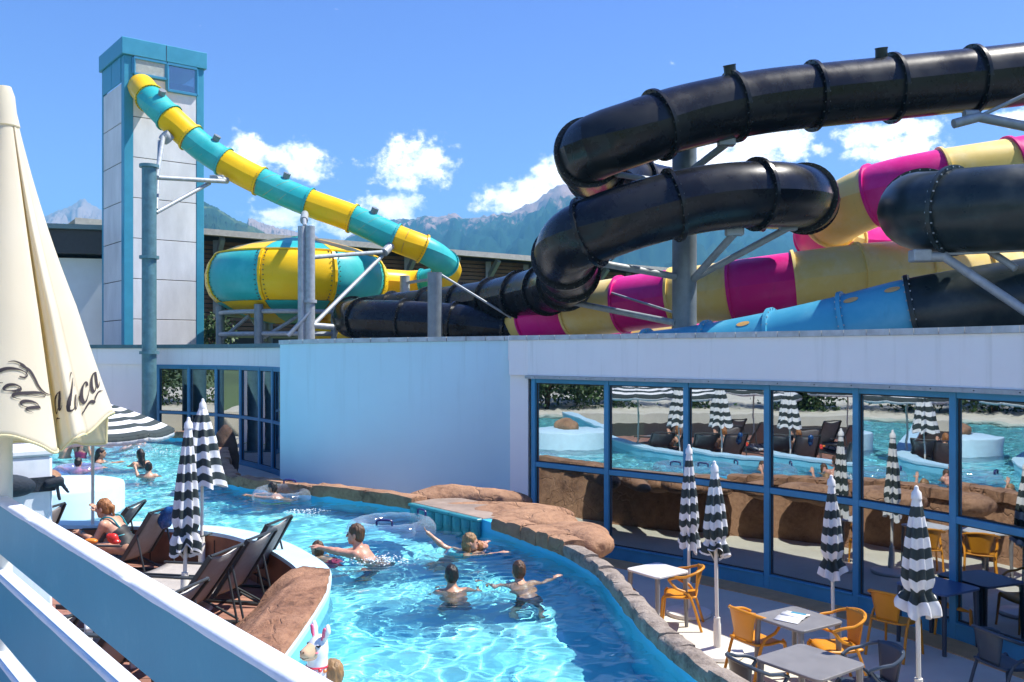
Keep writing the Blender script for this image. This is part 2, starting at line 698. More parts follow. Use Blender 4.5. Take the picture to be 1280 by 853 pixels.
MM1 = mountain_mat("massif", (.012, .040, .026), (.44, .30, .25), (.09, .13, .05), 1.02, 1.12, .2)
MM2 = mountain_mat("green_hill", (.026, .058, .028), (.34, .26, .2), (.17, .21, .075), 1.05, 1.2, 1.0)
MM3 = mountain_mat("bare_ridge", (.05, .07, .045), (.38, .29, .25), (.15, .16, .08), .62, .76, .3)
mountain('mountain', [(395, 318), (424, 302), (444, 290), (461, 279), (480, 276), (498, 273), (515, 274), (529, 270), (545, 271), (556, 267),
                      (570, 265), (580, 273), (592, 272), (614, 268), (641, 263), (655, 256), (668, 252), (680, 241), (695, 232),
                      (712, 229), (735, 238), (760, 240), (800, 248), (850, 256), (900, 268), (950, 280), (1000, 290), (1080, 300), (1160, 312),
                      (1240, 322), (1330, 322), (1500, 345), (1700, 380)], 3000, 900, MM1, 1)
mountain('mountain', [(300, 300), (311, 271), (325, 277), (342, 282), (360, 287), (376, 292), (392, 291), (400, 297), (430, 305), (470, 318), (520, 335)], 2450, 1000, MM3, 5)
mountain('mountain', [(180, 262), (215, 255), (240, 247), (255, 250), (274, 259), (291, 270), (315, 280), (339, 295), (380, 312), (450, 335), (520, 350)], 1600, 560, MM2, 9, .8)
mountain('mountain', [(-500, 300), (-300, 285), (-120, 292), (0, 280), (40, 276), (56, 270), (75, 262), (92, 255), (105, 248), (114, 255), (126, 262), (150, 262), (190, 275), (230, 300)], 3700, 1300, MM3, 12)

# ------------------------------------------------------------------ the pool building
WB = empty('pool_building', (0, 0, 0), 0, 'low white pool building with curved walls, flat parapet and blue framed windows', 'building')


def chain(pts, step=.12):
    return [Vector((p.x, p.y, 0)) for p in catmull([Vector((*p, 0)) for p in pts], step)]


def normals(path):
    out = []
    for i in range(len(path)):
        a = path[max(0, i - 1)]
        b = path[min(len(path) - 1, i + 1)]
        t = (b - a).normalized()
        out.append(Vector((t.y, -t.x, 0)))
    return out


def wall_strip(mb, path, z0, z1, o0, o1, m=None):
    """solid wall along path between offsets o0 (back) and o1 (front); z may be functions of 0..1"""
    ns = normals(path)
    N = len(path)
    fz0 = z0 if callable(z0) else (lambda u: z0)
    fz1 = z1 if callable(z1) else (lambda u: z1)
    vs, fs = [], []
    for i, p in enumerate(path):
        u = i / (N - 1)
        a = p + ns[i] * o0
        b = p + ns[i] * o1
        vs += [(a.x, a.y, fz0(u)), (b.x, b.y, fz0(u)), (b.x, b.y, fz1(u)), (a.x, a.y, fz1(u))]
    for i in range(N - 1):
        k = i * 4
        for j in range(4):
            j1 = (j + 1) % 4
            fs.append((k + j, k + j1, k + 4 + j1, k + 4 + j))
    fs.append((3, 2, 1, 0))
    k = (N - 1) * 4
    fs.append((k, k + 1, k + 2, k + 3))
    mb.raw(vs, fs, m)


RW = chain([(.35, 16.62), (1.05, 15.98), (1.72, 15.38), (2.85, 14.42), (3.92, 13.38), (4.9, 12.2), (5.9, 10.4), (6.55, 8.6), (6.95, 6.4), (7.0, 3.0)])
MIDW = chain([(-4.64, 17.6), (-4.2, 17.25), (-3.4, 16.9), (-2.0, 16.62), (-.8, 16.6), (-.03, 16.72)])
BLW = chain([(-18, 31.6), (-15, 31.3), (-12.2, 30.5), (-10.5, 29.6), (-8.7, 28.2), (-6.97, 26), (-6.3, 24.8)])


def at_px(path, px):
    best, bi = 1e9, 0
    for i, p in enumerate(path):
        q = p.x / p.y * F + CX
        if abs(q - px) < best:
            best, bi = abs(q - px), i
    return bi


def caps(path, z, o0, o1, length, th=.085, zf=None):
    acc = 0.0
    start = 0
    n = len(path)
    for i in range(1, n):
        acc += (path[i] - path[i - 1]).length
        if acc >= length or i == n - 1:
            sub = path[start:i + 1]
            ns = normals(path)
            a, b = path[start], path[i]
            t = (b - a).normalized() * .006
            u0 = start / (n - 1)
            u1 = i / (n - 1)
            za = zf(u0) if zf else z
            zb = zf(u1) if zf else z
            pts = [a + ns[start] * o1 + t, b + ns[i] * o1 - t, b + ns[i] * o0 - t, a + ns[start] * o0 + t]
            mb = MB()
            vs = [(p.x, p.y, zz) for p, zz in zip(pts, (za, zb, zb, za))] + [(p.x, p.y, zz + th) for p, zz in zip(pts, (za, zb, zb, za))]
            mb.raw(vs, [(3, 2, 1, 0), (4, 5, 6, 7), (0, 1, 5, 4), (1, 2, 6, 5), (2, 3, 7, 6), (3, 0, 4, 7)])
            mb.build('cap_stone', M_CAP, WB)
            start = i
            acc = 0.0


def windows(path, pxs, ztop, ztrans, zbase, zsill, fw=.075, extra=()):
    """facade of flat bays between the photo's mullions"""
    idx = [at_px(path, p) for p in pxs] + list(extra)
    pts = [path[i] for i in idx]
    ns = normals(path)
    for i, (ii, p) in enumerate(zip(idx, pts)):
        n = ns[ii]
        rz = math.atan2(n.y, n.x)
        m = MB()
        m.box((p.x, p.y, (ztop + zbase) / 2), (.14, fw, ztop - zbase), rz)
        m.build('mullion', M_FRAME, WB, bevel=.006)
    for i in range(len(pts) - 1):
        a, b = pts[i], pts[i + 1]
        t = (b - a).normalized()
        n = Vector((t.y, -t.x, 0))
        a2, b2 = a + t * (fw / 2 + .003), b - t * (fw / 2 + .003)

        def bar(nm, z0, z1, dep, mt, off=0.0):
            m = MB()
            q0 = a2 + n * off
            q1 = b2 + n * off
            m.beam((q0.x, q0.y, (z0 + z1) / 2), (q1.x, q1.y, (z0 + z1) / 2), dep, z1 - z0)
            return m.build(nm, mt, WB, bevel=.004)
        bar('head_rail', ztop - .08, ztop, .11, M_FRAME)
        bar('transom', ztrans - .045, ztrans + .045, .12, M_FRAME)
        bar('sill', zbase, zsill, .13, M_FRAME)
        bar('sill_ledge', zsill + .002, zsill + .03, .17, M_FRAME)
        for (z0, z1) in ((zsill + .033, ztrans - .048), (ztrans + .048, ztop - .083)):
            m = MB()
            m.beam((a2.x, a2.y, (z0 + z1) / 2), (b2.x, b2.y, (z0 + z1) / 2), .012, z1 - z0)
            m.build('pane', M_GLASS, WB)
            # dark rubber bead round the glass
            m = MB()
            for (zz) in (z0 + .008, z1 - .008):
                q0, q1 = a2 + n * .012, b2 + n * .012
                m.beam((q0.x, q0.y, zz), (q1.x, q1.y, zz), .012, .016)
            for q in (a2 + t * .008 + n * .012, b2 - t * .008 + n * .012):
                m.beam((q.x, q.y, z0 + .016), (q.x, q.y, z1 - .016), .012, .016)
            m.build('glazing_bead', M_DARK, WB)
    return idx


# right wing
ridx = windows(RW, [671, 759, 857, 962, 1072, 1191], 3.1, 1.5, 0.0, .2, .095,
               extra=[at_px(RW, 1191) + 14, at_px(RW, 1191) + 28, at_px(RW, 1191) + 42, at_px(RW, 1191) + 56])
full = chain([(-.03, 16.72), (.15, 16.68)], .06) + RW
mb = MB(); wall_strip(mb, full, 3.16, 3.82, -.35, .13); mb.build('fascia', M_WALL, WB)
mb = MB(); wall_strip(mb, RW, 3.1, 3.157, -.1, .16); mb.build('head_strip', M_HEAD, WB)
caps(full, 3.822, -.38, .165, .34)
mb = MB(); wall_strip(mb, chain([(-.03, 16.72), (.31, 16.6)], .06), 0, 3.157, -.3, .02); mb.build('wall', M_WALL, WB)
# rivets along the head strip
mb = MB()
ns = normals(RW)
for i in range(2, len(RW), 5):
    q = RW[i] + ns[i] * .163
    mb.box((q.x, q.y, 3.13), (.012, .012, .012))
mb.build('rivets', M_DARK, WB)['kind'] = 'stuff'
# middle bulge
mz = lambda u: 3.745 + .07 * u
mb = MB(); wall_strip(mb, MIDW, 0, mz, -.35, 0.0); mb.build('wall', M_BLUEWALL, WB)
caps(MIDW, 0, -.38, .035, .34, .085, lambda u: mz(u) + .002)
mb = MB()
q = MIDW[-1]
mb.box((q.x - .02, q.y - .05, 3.66), (.05, .12, .44))
mb.build('downpipe_box', M_WALL, WB)
side = chain([(-6.3, 24.8), (-5.4, 21), (-4.64, 17.6)], .3)
mb = MB(); wall_strip(mb, side, 0, 3.74, -.35, 0.0); mb.build('wall', M_WALL, WB)
# back left wing
bidx = windows(BLW, [200, 238, 272.5, 302, 325.5, 343], 3.1, 1.52, 0.0, .12, .13, extra=[len(BLW) - 1])
i0 = bidx[0]
mb = MB(); wall_strip(mb, BLW, 3.16, 3.72, -.35, .1); mb.build('fascia', M_WALL, WB)
mb = MB(); wall_strip(mb, BLW[i0:], 3.1, 3.157, -.1, .12); mb.build('head_strip', M_FRAME, WB)
mb = MB(); wall_strip(mb, BLW[:i0], 0, 3.157, -.3, .02); mb.build('wall', M_WALL, WB)
mb = MB(); wall_strip(mb, BLW, 3.722, 3.85, -.38, .16); mb.build('roof_edge', mat("teal_edge", (.07, .17, .2), .5, var=.2), WB)
# rooms behind the glass
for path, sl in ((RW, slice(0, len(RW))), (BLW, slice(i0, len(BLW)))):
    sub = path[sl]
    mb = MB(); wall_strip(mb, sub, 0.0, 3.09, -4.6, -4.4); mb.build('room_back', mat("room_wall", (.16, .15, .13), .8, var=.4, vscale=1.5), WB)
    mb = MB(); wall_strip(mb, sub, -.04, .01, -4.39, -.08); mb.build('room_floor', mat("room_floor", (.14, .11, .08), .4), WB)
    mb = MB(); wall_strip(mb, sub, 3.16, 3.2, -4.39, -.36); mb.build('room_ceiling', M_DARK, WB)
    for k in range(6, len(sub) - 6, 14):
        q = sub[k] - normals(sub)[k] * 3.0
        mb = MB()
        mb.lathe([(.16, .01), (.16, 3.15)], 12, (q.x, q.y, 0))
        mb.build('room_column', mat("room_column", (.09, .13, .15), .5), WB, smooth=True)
# roof
poly = [(p.x, p.y) for p in BLW[::6]] + [(p.x, p.y) for p in side[1:-1:6]] + [(p.x, p.y) for p in MIDW[::4]] + [(p.x, p.y) for p in RW[4::6]]
ctr = [(x + .0, y + .2) for x, y in poly]
mb = MB()
pl = ctr + [(24, 3.0), (24, 33.2), (-18, 33.2)]
mb.prism(pl, 3.3, 3.45)
mb.build('roof', mat("roof_gravel", (.24, .24, .23), .95, var=.3, vscale=8, bump=.3), WB)

# ------------------------------------------------------------------ patio
# tan strip under the windows
mb = MB(); wall_strip(mb, RW, .002, .012, .07, .55); structure(mb.build('paving_strip', mat("tan_strip", (.55, .34, .16), .8, var=.15)))
mb = MB(); wall_strip(mb, BLW, -.05, .004, .1, 3.6); structure(mb.build('paving_strip', M_PATIO))

# ------------------------------------------------------------------ the pool
RIGHT = [(2.3, 3.6), (2.05, 4.8), (1.75, 6.0), (1.48, 6.9), (1.25, 7.9), (1.12, 8.98), (1.0, 10.1), (.72, 11.0), (.48, 11.5), (.14, 12.1), (-.43, 13.05)]
RIGHT2 = [(-.43, 13.05), (-1.63, 14.5), (-2.45, 15.2), (-3.42, 15.8), (-5.24, 16.95), (-6.0, 18.2), (-7.2, 21.5), (-8.3, 24.4), (-9.6, 26.3), (-12, 27.0), (-15.5, 27.2), (-19, 27.2)]
LEFT = [(-19, 13.0), (-13, 12.9), (-6.1, 12.75), (-4.53, 12.48), (-3.71, 12.12), (-2.97, 11.4), (-2.43, 10.62), (-2.08, 9.95), (-1.93, 9.3), (-1.86, 8.6), (-1.83, 7.1), (-1.9, 5.8), (-2.0, 3.6)]
PR = chain(RIGHT, .1)
PR2 = chain(RIGHT2, .1)
PL = chain(LEFT, .1)
WATER_Z, CURB_Z, DECK_Z, FLOOR_Z = .95, 1.15, .65, .02
pool_poly = PR + PR2[1:] + PL
# floor
mb = MB()
mb.raw([(p.x, p.y, FLOOR_Z) for p in pool_poly], [tuple(range(len(pool_poly)))])


def floor_mat():
    m = bpy.data.materials.new("pool_floor")
    m.use_nodes = True
    t = NT(m.node_tree)
    bs = t.n['Principled BSDF']
    bs.inputs['Roughness'].default_value = .6
    tc = t.add('ShaderNodeTexCoord')
    n = t.noise(tc.outputs['Object'], .5, 4, .55)
    t.l.new(t.ramp(n, [(.35, (.24, .85, .93, 1)), (.65, (.36, .90, .95, 1))]), bs.inputs['Base Color'])
    return m


M_PFLOOR = floor_mat()
pool_floor = structure(mb.build('pool_floor', M_PFLOOR))
# patio between the pool and the windows
mb = MB()
pp = [(p.x - .02, p.y - .02) for p in RW[::4]]
inner = PR + PR2[1:75]
inn = normals(inner)
pq = [(p.x + n.x * .1, p.y + n.y * .1) for p, n in zip(inner, inn)][::3]
pp = pp + [(7.0, -3), (2.5, -3)] + pq + [(-5.0, 17.3), (-2.2, 16.6), (0, 16.6)]
mb.raw([(x, y, 0.0) for x, y in pp], [tuple(range(len(pp)))])
structure(mb.build('patio', M_PATIO))
# walls (path order gives normals; both are solid strips)
for nm, path, o0, o1, z1 in (('pool_wall', PR, -.14, 0, CURB_Z - .04), ('pool_wall', PR2, -.14, 0, CURB_Z - .04)):
    mb = MB()
    wall_strip(mb, path, FLOOR_Z, z1, .14, .0)
    structure(mb.build(nm, M_POOLWALL))
mb = MB(); wall_strip(mb, PL, FLOOR_Z, CURB_Z - .05, .0, .3)
structure(mb.build('pool_wall', mat('turquoise_wall', (.22, .62, .80), .45, var=.12, vscale=2)))
mb = MB(); wall_strip(mb, PL, CURB_Z - .05, CURB_Z, -.015, .33)
structure(mb.build('pool_coping', M_COPING))
mb = MB(); wall_strip(mb, PL, DECK_Z - .1, CURB_Z - .052, .302, .325)
bw = structure(mb.build('deck_wall', M_BROWN))
for k in range(8, len(PL) - 4, 12):
    mb = MB()
    q = PL[k] + normals(PL)[k] * .328
    mb.box((q.x, q.y, (DECK_Z + CURB_Z) / 2 - .06), (.012, .012, .4))
    mb.build('joint_strip', mat("joint_dark", (.03, .012, .008), .7), bw)


def inside(poly, x, y):
    c = np.zeros(x.shape, bool)
    n = len(poly)
    j = n - 1
    for i in range(n):
        xi, yi = poly[i].x, poly[i].y
        xj, yj = poly[j].x, poly[j].y
        if yi != yj:
            hit = ((yi > y) != (yj > y)) & (x < (xj - xi) * (y - yi) / (yj - yi) + xi)
            c ^= hit
        j = i
    return c


def water_grid(x0, x1, y0, y1, h, amp):
    xs = np.arange(x0, x1 + h * .5, h)
    ys = np.arange(y0, y1 + h * .5, h)
    X, Y = np.meshgrid(xs, ys)
    rng = np.random.RandomState(5)
    Z = np.zeros_like(X)
    for k in range(46):
        lam = .12 * (1.2 / .12) ** rng.rand()
        th = rng.rand() * 2 * math.pi
        a = amp * (lam ** 1.0) * .028
        wx = .35 * np.sin(Y * 1.1 + k) + .25 * np.sin(X * .9 + 2 * k)
        wy = .35 * np.sin(X * 1.2 - k) + .25 * np.sin(Y * .8 + 3 * k)
        kk = 2 * math.pi / lam
        ph = rng.rand() * 6.28
        gate = .55 + .45 * np.sin(X * (.5 + .3 * rng.rand()) + Y * (.5 + .3 * rng.rand()) + ph)
        Z += a * gate * np.sin(kk * (math.cos(th) * (X + wx) + math.sin(th) * (Y + wy)) + ph)
    # rings that spread from the bathers
    for (px, py) in ((460, 698), (396, 694), (584, 688), (602, 686), (568, 737), (651, 729), (343, 622), (98, 592), (127, 578), (175, 582), (186, 596), (414, 870)):
        g = G(px, py, .95)
        rr = np.hypot(X - g.x, Y - g.y)
        wob = .10 * np.sin(3 * np.arctan2(Y - g.y, X - g.x) + px)
        Z += .011 * np.exp(-((rr - .25) / .42) ** 2) * np.sin(rr * 34 + wob * 14 + px)
    return X, Y, Z


def water_sheet():
    # one sheet, fine waves; grid cells outside the basin are dropped
    grow = []
    nr = normals(PR + PR2[1:])
    nl = normals(PL)
    poly = [p + n * .06 for p, n in zip(PR + PR2[1:], nr)] + [p + n * .06 for p, n in zip(PL, nl)]
    X, Y, Z = water_grid(-19, 2.6, 3.6, 27.3, .036, .155)
    ok = inside(poly, X, Y)
    ny, nx = X.shape
    q = ok[:-1, :-1] | ok[1:, :-1] | ok[:-1, 1:] | ok[1:, 1:]
    idx = np.arange(ny * nx).reshape(ny, nx)
    f = np.stack([idx[:-1, :-1][q], idx[:-1, 1:][q], idx[1:, 1:][q], idx[1:, :-1][q]], 1)
    used = np.unique(f)
    remap = -np.ones(ny * nx, int)
    remap[used] = np.arange(len(used))
    V = np.stack([X.ravel(), Y.ravel(), WATER_Z + Z.ravel()], 1)[used]
    f = remap[f]
    me = bpy.data.meshes.new('pool_water')
    me.vertices.add(len(V))
    me.vertices.foreach_set('co', V.ravel())
    me.loops.add(f.size)
    me.loops.foreach_set('vertex_index', f.ravel())
    me.polygons.add(len(f))
    me.polygons.foreach_set('loop_start', np.arange(0, f.size, 4))
    me.polygons.foreach_set('loop_total', np.full(len(f), 4))
    me.update()
    me.validate()
    me.polygons.foreach_set('use_smooth', [True] * len(f))
    me.materials.append(water_mat())
    o = structure(link_mesh('pool_water', me))
    return o


pool_water = water_sheet()
try:
    sun_d.cycles.is_caustics_light = True
    pool_water.cycles.is_caustics_caster = True
    for o in COL.objects:
        if o.name.startswith(('pool_floor', 'pool_wall')):
            o.cycles.is_caustics_receiver = True
except Exception as e:
    print('caustics', e)

# ------------------------------------------------------------------ implicit surfaces: one continuous skin from many rounded shapes
def surface_nets(D, lo, h):
    """D: signed distances on a grid -> vertices, quads"""
    inside_ = D < 0
    nx, ny, nz = D.shape
    c = inside_[:-1, :-1, :-1].astype(np.int8)
    tot = np.zeros((nx - 1, ny - 1, nz - 1), np.int8)
    for dx in (0, 1):
        for dy in (0, 1):
            for dz in (0, 1):
                tot += inside_[dx:nx - 1 + dx, dy:ny - 1 + dy, dz:nz - 1 + dz]
    act = (tot > 0) & (tot < 8)
    cells = np.argwhere(act)
    idx = -np.ones(act.shape, int)
    idx[act] = np.arange(len(cells))
    acc = np.zeros((len(cells), 3))
    cnt = np.zeros(len(cells))
    corners = [(0, 0, 0), (1, 0, 0), (0, 1, 0), (1, 1, 0), (0, 0, 1), (1, 0, 1), (0, 1, 1), (1, 1, 1)]
    edges = [(0, 1), (2, 3), (4, 5), (6, 7), (0, 2), (1, 3), (4, 6), (5, 7), (0, 4), (1, 5), (2, 6), (3, 7)]
    cv = [D[cells[:, 0] + a, cells[:, 1] + b, cells[:, 2] + e] for a, b, e in corners]
    for a, b in edges:
        va, vb = cv[a], cv[b]
        x = (va < 0) != (vb < 0)
        t = np.where(x, va / np.where(va == vb, 1, va - vb), 0)
        pa, pb = np.array(corners[a]), np.array(corners[b])
        pt = pa + t[:, None] * (pb - pa)
        acc += np.where(x[:, None], pt, 0)
        cnt += x
    V = np.array(lo) + (cells + acc / cnt[:, None]) * h
    faces = []
    for ax in range(3):
        o1, o2 = [(1, 2), (2, 0), (0, 1)][ax]
        s0 = [slice(None)] * 3
        s1 = [slice(None)] * 3
        s0[ax] = slice(0, -1)
        s1[ax] = slice(1, None)
        A, B = inside_[tuple(s0)], inside_[tuple(s1)]
        for flip in (False, True):
            e = np.argwhere((A & ~B) if not flip else (~A & B))
            if len(e) == 0:
                continue
            ok = (e[:, o1] > 0) & (e[:, o2] > 0) & (e[:, o1] < D.shape[o1] - 1) & (e[:, o2] < D.shape[o2] - 1)
            e = e[ok]
            q = []
            for (a, b) in ((0, 0), (1, 0), (1, 1), (0, 1)):
                g = e.copy()
                g[:, o1] -= 1 - a
                g[:, o2] -= 1 - b
                q.append(idx[g[:, 0], g[:, 1], g[:, 2]])
            q = np.stack(q, 1)
            if flip:
                q = q[:, ::-1]
            faces.append(q)
    return V, np.concatenate(faces)


def sd_cone(p, a, b, r1, r2):
    a, b = np.array(a), np.array(b)
    ba = b - a
    l2 = max(1e-9, float(ba @ ba))
    t = np.clip(((p - a) @ ba) / l2, 0, 1)
    return np.linalg.norm(p - a - t[..., None] * ba, axis=-1) - (r1 + (r2 - r1) * t)


def sd_ell(p, c, r, M=None):
    q = p - np.array(c)
    if M is not None:
        q = q @ np.array(M)
    r = np.array(r)
    k0 = np.linalg.norm(q / r, axis=-1)
    k1 = np.linalg.norm(q / (r * r), axis=-1)
    return k0 * (k0 - 1) / np.maximum(k1, 1e-6)


def implicit(prims, h, cut=None):
    """prims: dicts with a,b,r1,r2 (round cone) or c,r,M (ellipsoid), k (blend), tag -> V, F, tags of V"""
    los, his = [], []
    for p in prims:
        if 'a' in p:
            rr = max(p['r1'], p['r2'])
            los.append(np.minimum(p['a'], p['b']) - rr)
            his.append(np.maximum(p['a'], p['b']) + rr)
        else:
            rr = max(p['r'])
            los.append(np.array(p['c']) - rr)
            his.append(np.array(p['c']) + rr)
    pos = [i for i, p in enumerate(prims) if not p.get('sub')]
    lo = np.min([los[i] for i in pos], 0) - 3 * h
    hi = np.max([his[i] for i in pos], 0) + 3 * h
    n = np.ceil((hi - lo) / h).astype(int) + 1
    D = np.full(n, .5)
    T = np.zeros(n, np.int16)
    best = np.full(n, 1e3)
    gx = [lo[i] + h * np.arange(n[i]) for i in range(3)]
    for p, l, u in zip(prims, los, his):
        k = p.get('k', .02)
        mg = k * 1.2 + 2.5 * h
        i0 = np.clip(np.floor((l - mg - lo) / h).astype(int), 0, n - 1)
        i1 = np.clip(np.ceil((u + mg - lo) / h).astype(int) + 1, 1, n)
        sl = tuple(slice(a, b) for a, b in zip(i0, i1))
        q = np.stack(np.meshgrid(*[g[s] for g, s in zip(gx, sl)], indexing='ij'), -1)
        d = sd_cone(q, p['a'], p['b'], p['r1'], p['r2']) if 'a' in p else sd_ell(q, p['c'], p['r'], p.get('M'))
        cur = D[sl]
        if p.get('sub'):
            hh = np.clip(.5 - .5 * (cur + d) / k, 0, 1)
            D[sl] = cur * (1 - hh) - d * hh + k * hh * (1 - hh)
            continue
        hh = np.clip(.5 + .5 * (d - cur) / k, 0, 1)
        D[sl] = d * (1 - hh) + cur * hh - k * hh * (1 - hh)
        near = d < best[sl]
        bs = best[sl]
        bs[near] = d[near]
        ts = T[sl]
        ts[near] = p.get('tag', 0)
    if cut is not None:
        q = np.stack(np.meshgrid(*gx, indexing='ij'), -1)
        D = np.maximum(D, cut(q))
    V, Fc = surface_nets(D, lo, h)
    ii = np.clip(np.round((V - lo) / h).astype(int), 0, n - 1)
    return V, Fc, T[ii[:, 0], ii[:, 1], ii[:, 2]]


def np_mesh(name, V, Fc, mats, parent=None, midx=None, smooth=True):
    me = bpy.data.meshes.new(name)
    me.from_pydata([tuple(v) for v in V], [], [tuple(int(i) for i in f) for f in Fc])
    for m in (mats if isinstance(mats, list) else [mats]):
        me.materials.append(m)
    if midx is not None:
        me.polygons.foreach_set('material_index', [int(i) for i in midx])
    if smooth:
        me.polygons.foreach_set('use_smooth', [True] * len(me.polygons))
    me.update()
    return link_mesh(name, me, parent)


# ------------------------------------------------------------------ rock edging of the pool
RC = empty('rock_edging', (0, 0, 0), 0, 'long curved edging of rough stones along the pool wall beside the patio', 'rock edging')


def stone(path, ns, i0, i1, w0, w1, z0, z1, seed, m, name='stone', jitter=.016, over=.03, parent=RC):
    """one stone: a bent block along path[i0..i1], rough all over"""
    a = 7
    rng = random.Random(seed)
    w = rng.uniform(w0, w1)
    top = z1 + rng.uniform(-.02, .03)
    sec = [(-over, z0), (-over - .01, z0 + (top - z0) * .6), (-over + .015, top - .006), (w * .3, top + .006), (w * .7, top + .002), (w - .01, top - .012), (w, z0 + (top - z0) * .5), (w, z0)]
    vs = []
    for k in range(a):
        u = k / (a - 1)
        t = i0 + (i1 - i0) * u
        j = min(len(path) - 2, int(t))
        p = path[j].lerp(path[j + 1], t - j)
        n = ns[j].lerp(ns[j + 1], t - j)
        e = 1 - (abs(2 * u - 1) ** 8) * .05
        for (o, z) in sec:
            zz = z0 + (z - z0) * e
            q = p + n * (o * (.9 + .1 * e))
            vs.append((q.x, q.y, zz))
    A = np.array(vs)
    A += np.stack([vnoise(A, 5.0, seed % 50 + 1, 3), vnoise(A, 5.0, seed % 50 + 60, 3), vnoise(A, 5.0, seed % 50 + 120, 3)], 1) * jitter
    s = len(sec)
    fs = []
    for k in range(a - 1):
        for j in range(s):
            j1 = (j + 1) % s
            fs.append((k * s + j, k * s + j1, (k + 1) * s + j1, (k + 1) * s + j))
    fs.append(tuple(range(s - 1, -1, -1)))
    fs.append(tuple((a - 1) * s + j for j in range(s)))
    mb = MB()
    mb.raw(A, fs)
    return mb.build(name, m, parent, smooth=True, angle=50)


NR = normals(PR)
NR2 = normals(PR2)
i = 0
sd = 1
while i < len(PR) - 4:
    L = random.Random(sd).choice([3.2, 4.0, 5.0, 6.0])
    far = PR[int(i)].y > 10.9
    stone(PR, NR, i, min(len(PR) - 1.01, i + L - .06), .15 if not far else .26, .20 if not far else .36, 1.02, CURB_Z + (.0 if not far else .05), sd,
          M_CURB if not far else M_ROCK)
    i += L
    sd += 1
i = 9
while i < len(PR2) - 8 and PR2[int(i)].x > -16:
    L = random.Random(sd).choice([6, 8, 10, 12])
    if PR2[int(i)].x < -1.2 or PR2[int(i)].y > 14.2:
        stone(PR2, NR2, i - .3, min(len(PR2) - 1.01, i + L + .1), .22, .32, 1.0, CURB_Z + .03, sd, M_ROCK, jitter=.028, over=.035)
    i += L
    sd += 1
# outer rock face of the raised pool, down to the patio
allp = PR + PR2[1:]
alln = normals(allp)
vs, fs = [], []
NS = 9
for i, (p, n) in enumerate(zip(allp, alln)):
    for k in range(NS):
        u = k / (NS - 1)
        q = p + n * (.19 + .16 * u)
        vs.append((q.x, q.y, 1.09 - 1.1 * u))
A = np.array(vs)
dsp = np.clip(vnoise(A, .7, 4, 3), -1, 1) * .035 + np.clip(vnoise(A, 4.0, 9, 4), -1, 1) * .02
for i in range(len(allp)):
    for k in range(NS):
        j = i * NS + k
        A[j, :2] += np.array(alln[i][:2]) * dsp[j]
for i in range(len(allp) - 1):
    for k in range(NS - 1):
        fs.append((i * NS + k, (i + 1) * NS + k, (i + 1) * NS + k + 1, i * NS + k + 1))
mb = MB()
mb.raw(A, fs)
mb.build('rock_face', M_ROCK, RC, smooth=True, angle=180)


def boulder(name, blobs, seed, m, label, cat, h=.03, amp=.05, freq=2.6, parent=None, ridge=0.0):
    V, Fc, T = implicit([dict(c=c, r=r, k=.14) for c, r in blobs], h)
    c = V.mean(0)
    nrm = (V - c) / np.linalg.norm(V - c, axis=1)[:, None]
    n = vnoise(V, freq, seed, 5)
    n2 = vnoise(V * np.array([1, 1, 3]), freq * 2.2, seed + 9, 4)
    V = V + nrm * ((n * amp) - np.clip(.12 - np.abs(n2), 0, 1)[:, None].ravel() * amp * 2.2)[:, None]
    o = np_mesh(name, V, Fc, m, parent)
    if label:
        tag(o, label, cat)
    return o


# flat rock spread between the jet panel and the windows
g1, g2, g3 = G(640, 648, 1.12), G(690, 664, 1.1), G(722, 676, 1.05)
boulder('boulder', [((g1.x + .25, g1.y + .25, 1.03), (.75, .42, .16)), ((g2.x + .3, g2.y + .15, 1.02), (.52, .46, .17)), ((g3.x + .18, g3.y + .1, .98), (.30, .36, .20)),
                    ((g1.x - .25, g1.y + .75, 1.0), (.5, .3, .2))], 3, M_ROCK,
        'broad sand coloured boulder bulging over the pool edge by the first window', 'boulder', .035, .06)
# the massage bench: slab, ridge of rock behind, tiled jet panel in the wall
a, b = G(516, 627, 1.14), G(603, 647, 1.14)
c, d = b + Vector((.85, .55, 0)), a + Vector((.55, .62, 0))
mb = MB()
mb.prism([(a.x, a.y), (b.x, b.y), (c.x, c.y), (d.x, d.y)], 1.02, 1.13)
sl = mb.build('stone_slab', mat("slab_stone", (.30, .23, .185), .7, var=.3, vscale=3, bump=.25), None, bevel=.01)
tag(sl, 'flat grey brown stone slab above the tiled jet panel at the pool edge', 'stone slab')
boulder('rock_ridge', [((d.x - .35, d.y - .1, 1.1), (.36, .22, .16)), ((d.x + .05, d.y + .03, 1.12), (.5, .22, .2)), ((d.x + .55, d.y - .06, 1.1), (.5, .2, .17)), ((d.x + .95, d.y - .2, 1.08), (.5, .2, .16)), ((c.x + .05, c.y + .1, 1.05), (.5, .24, .16)), (((c.x + d.x) / 2, (c.y + d.y) / 2, 1.02), ((c - d).length * .55, .16, .14))],
        21, M_ROCK, 'low ridge of sand coloured rock behind the flat stone slab', 'rock', .028, .04, 4)
M_TEAL_TILE = mat("teal_tile", (.03, .25, .30), .3, var=.2, vscale=5)
jp = empty('jet_panel', (0, 0, 0), 0, 'teal tiled jet panel of curved upright tiles in the pool wall', 'jet panel')
t = (b - a).normalized()
n = Vector((t.y, -t.x, 0))
mb = MB()
q0, q1 = a + n * .05, b + n * .05
mb.beam((q0.x, q0.y, 1.10), (q1.x, q1.y, 1.10), .1, .045)
mb.build('rail', M_TEAL_TILE, jp, bevel=.01)
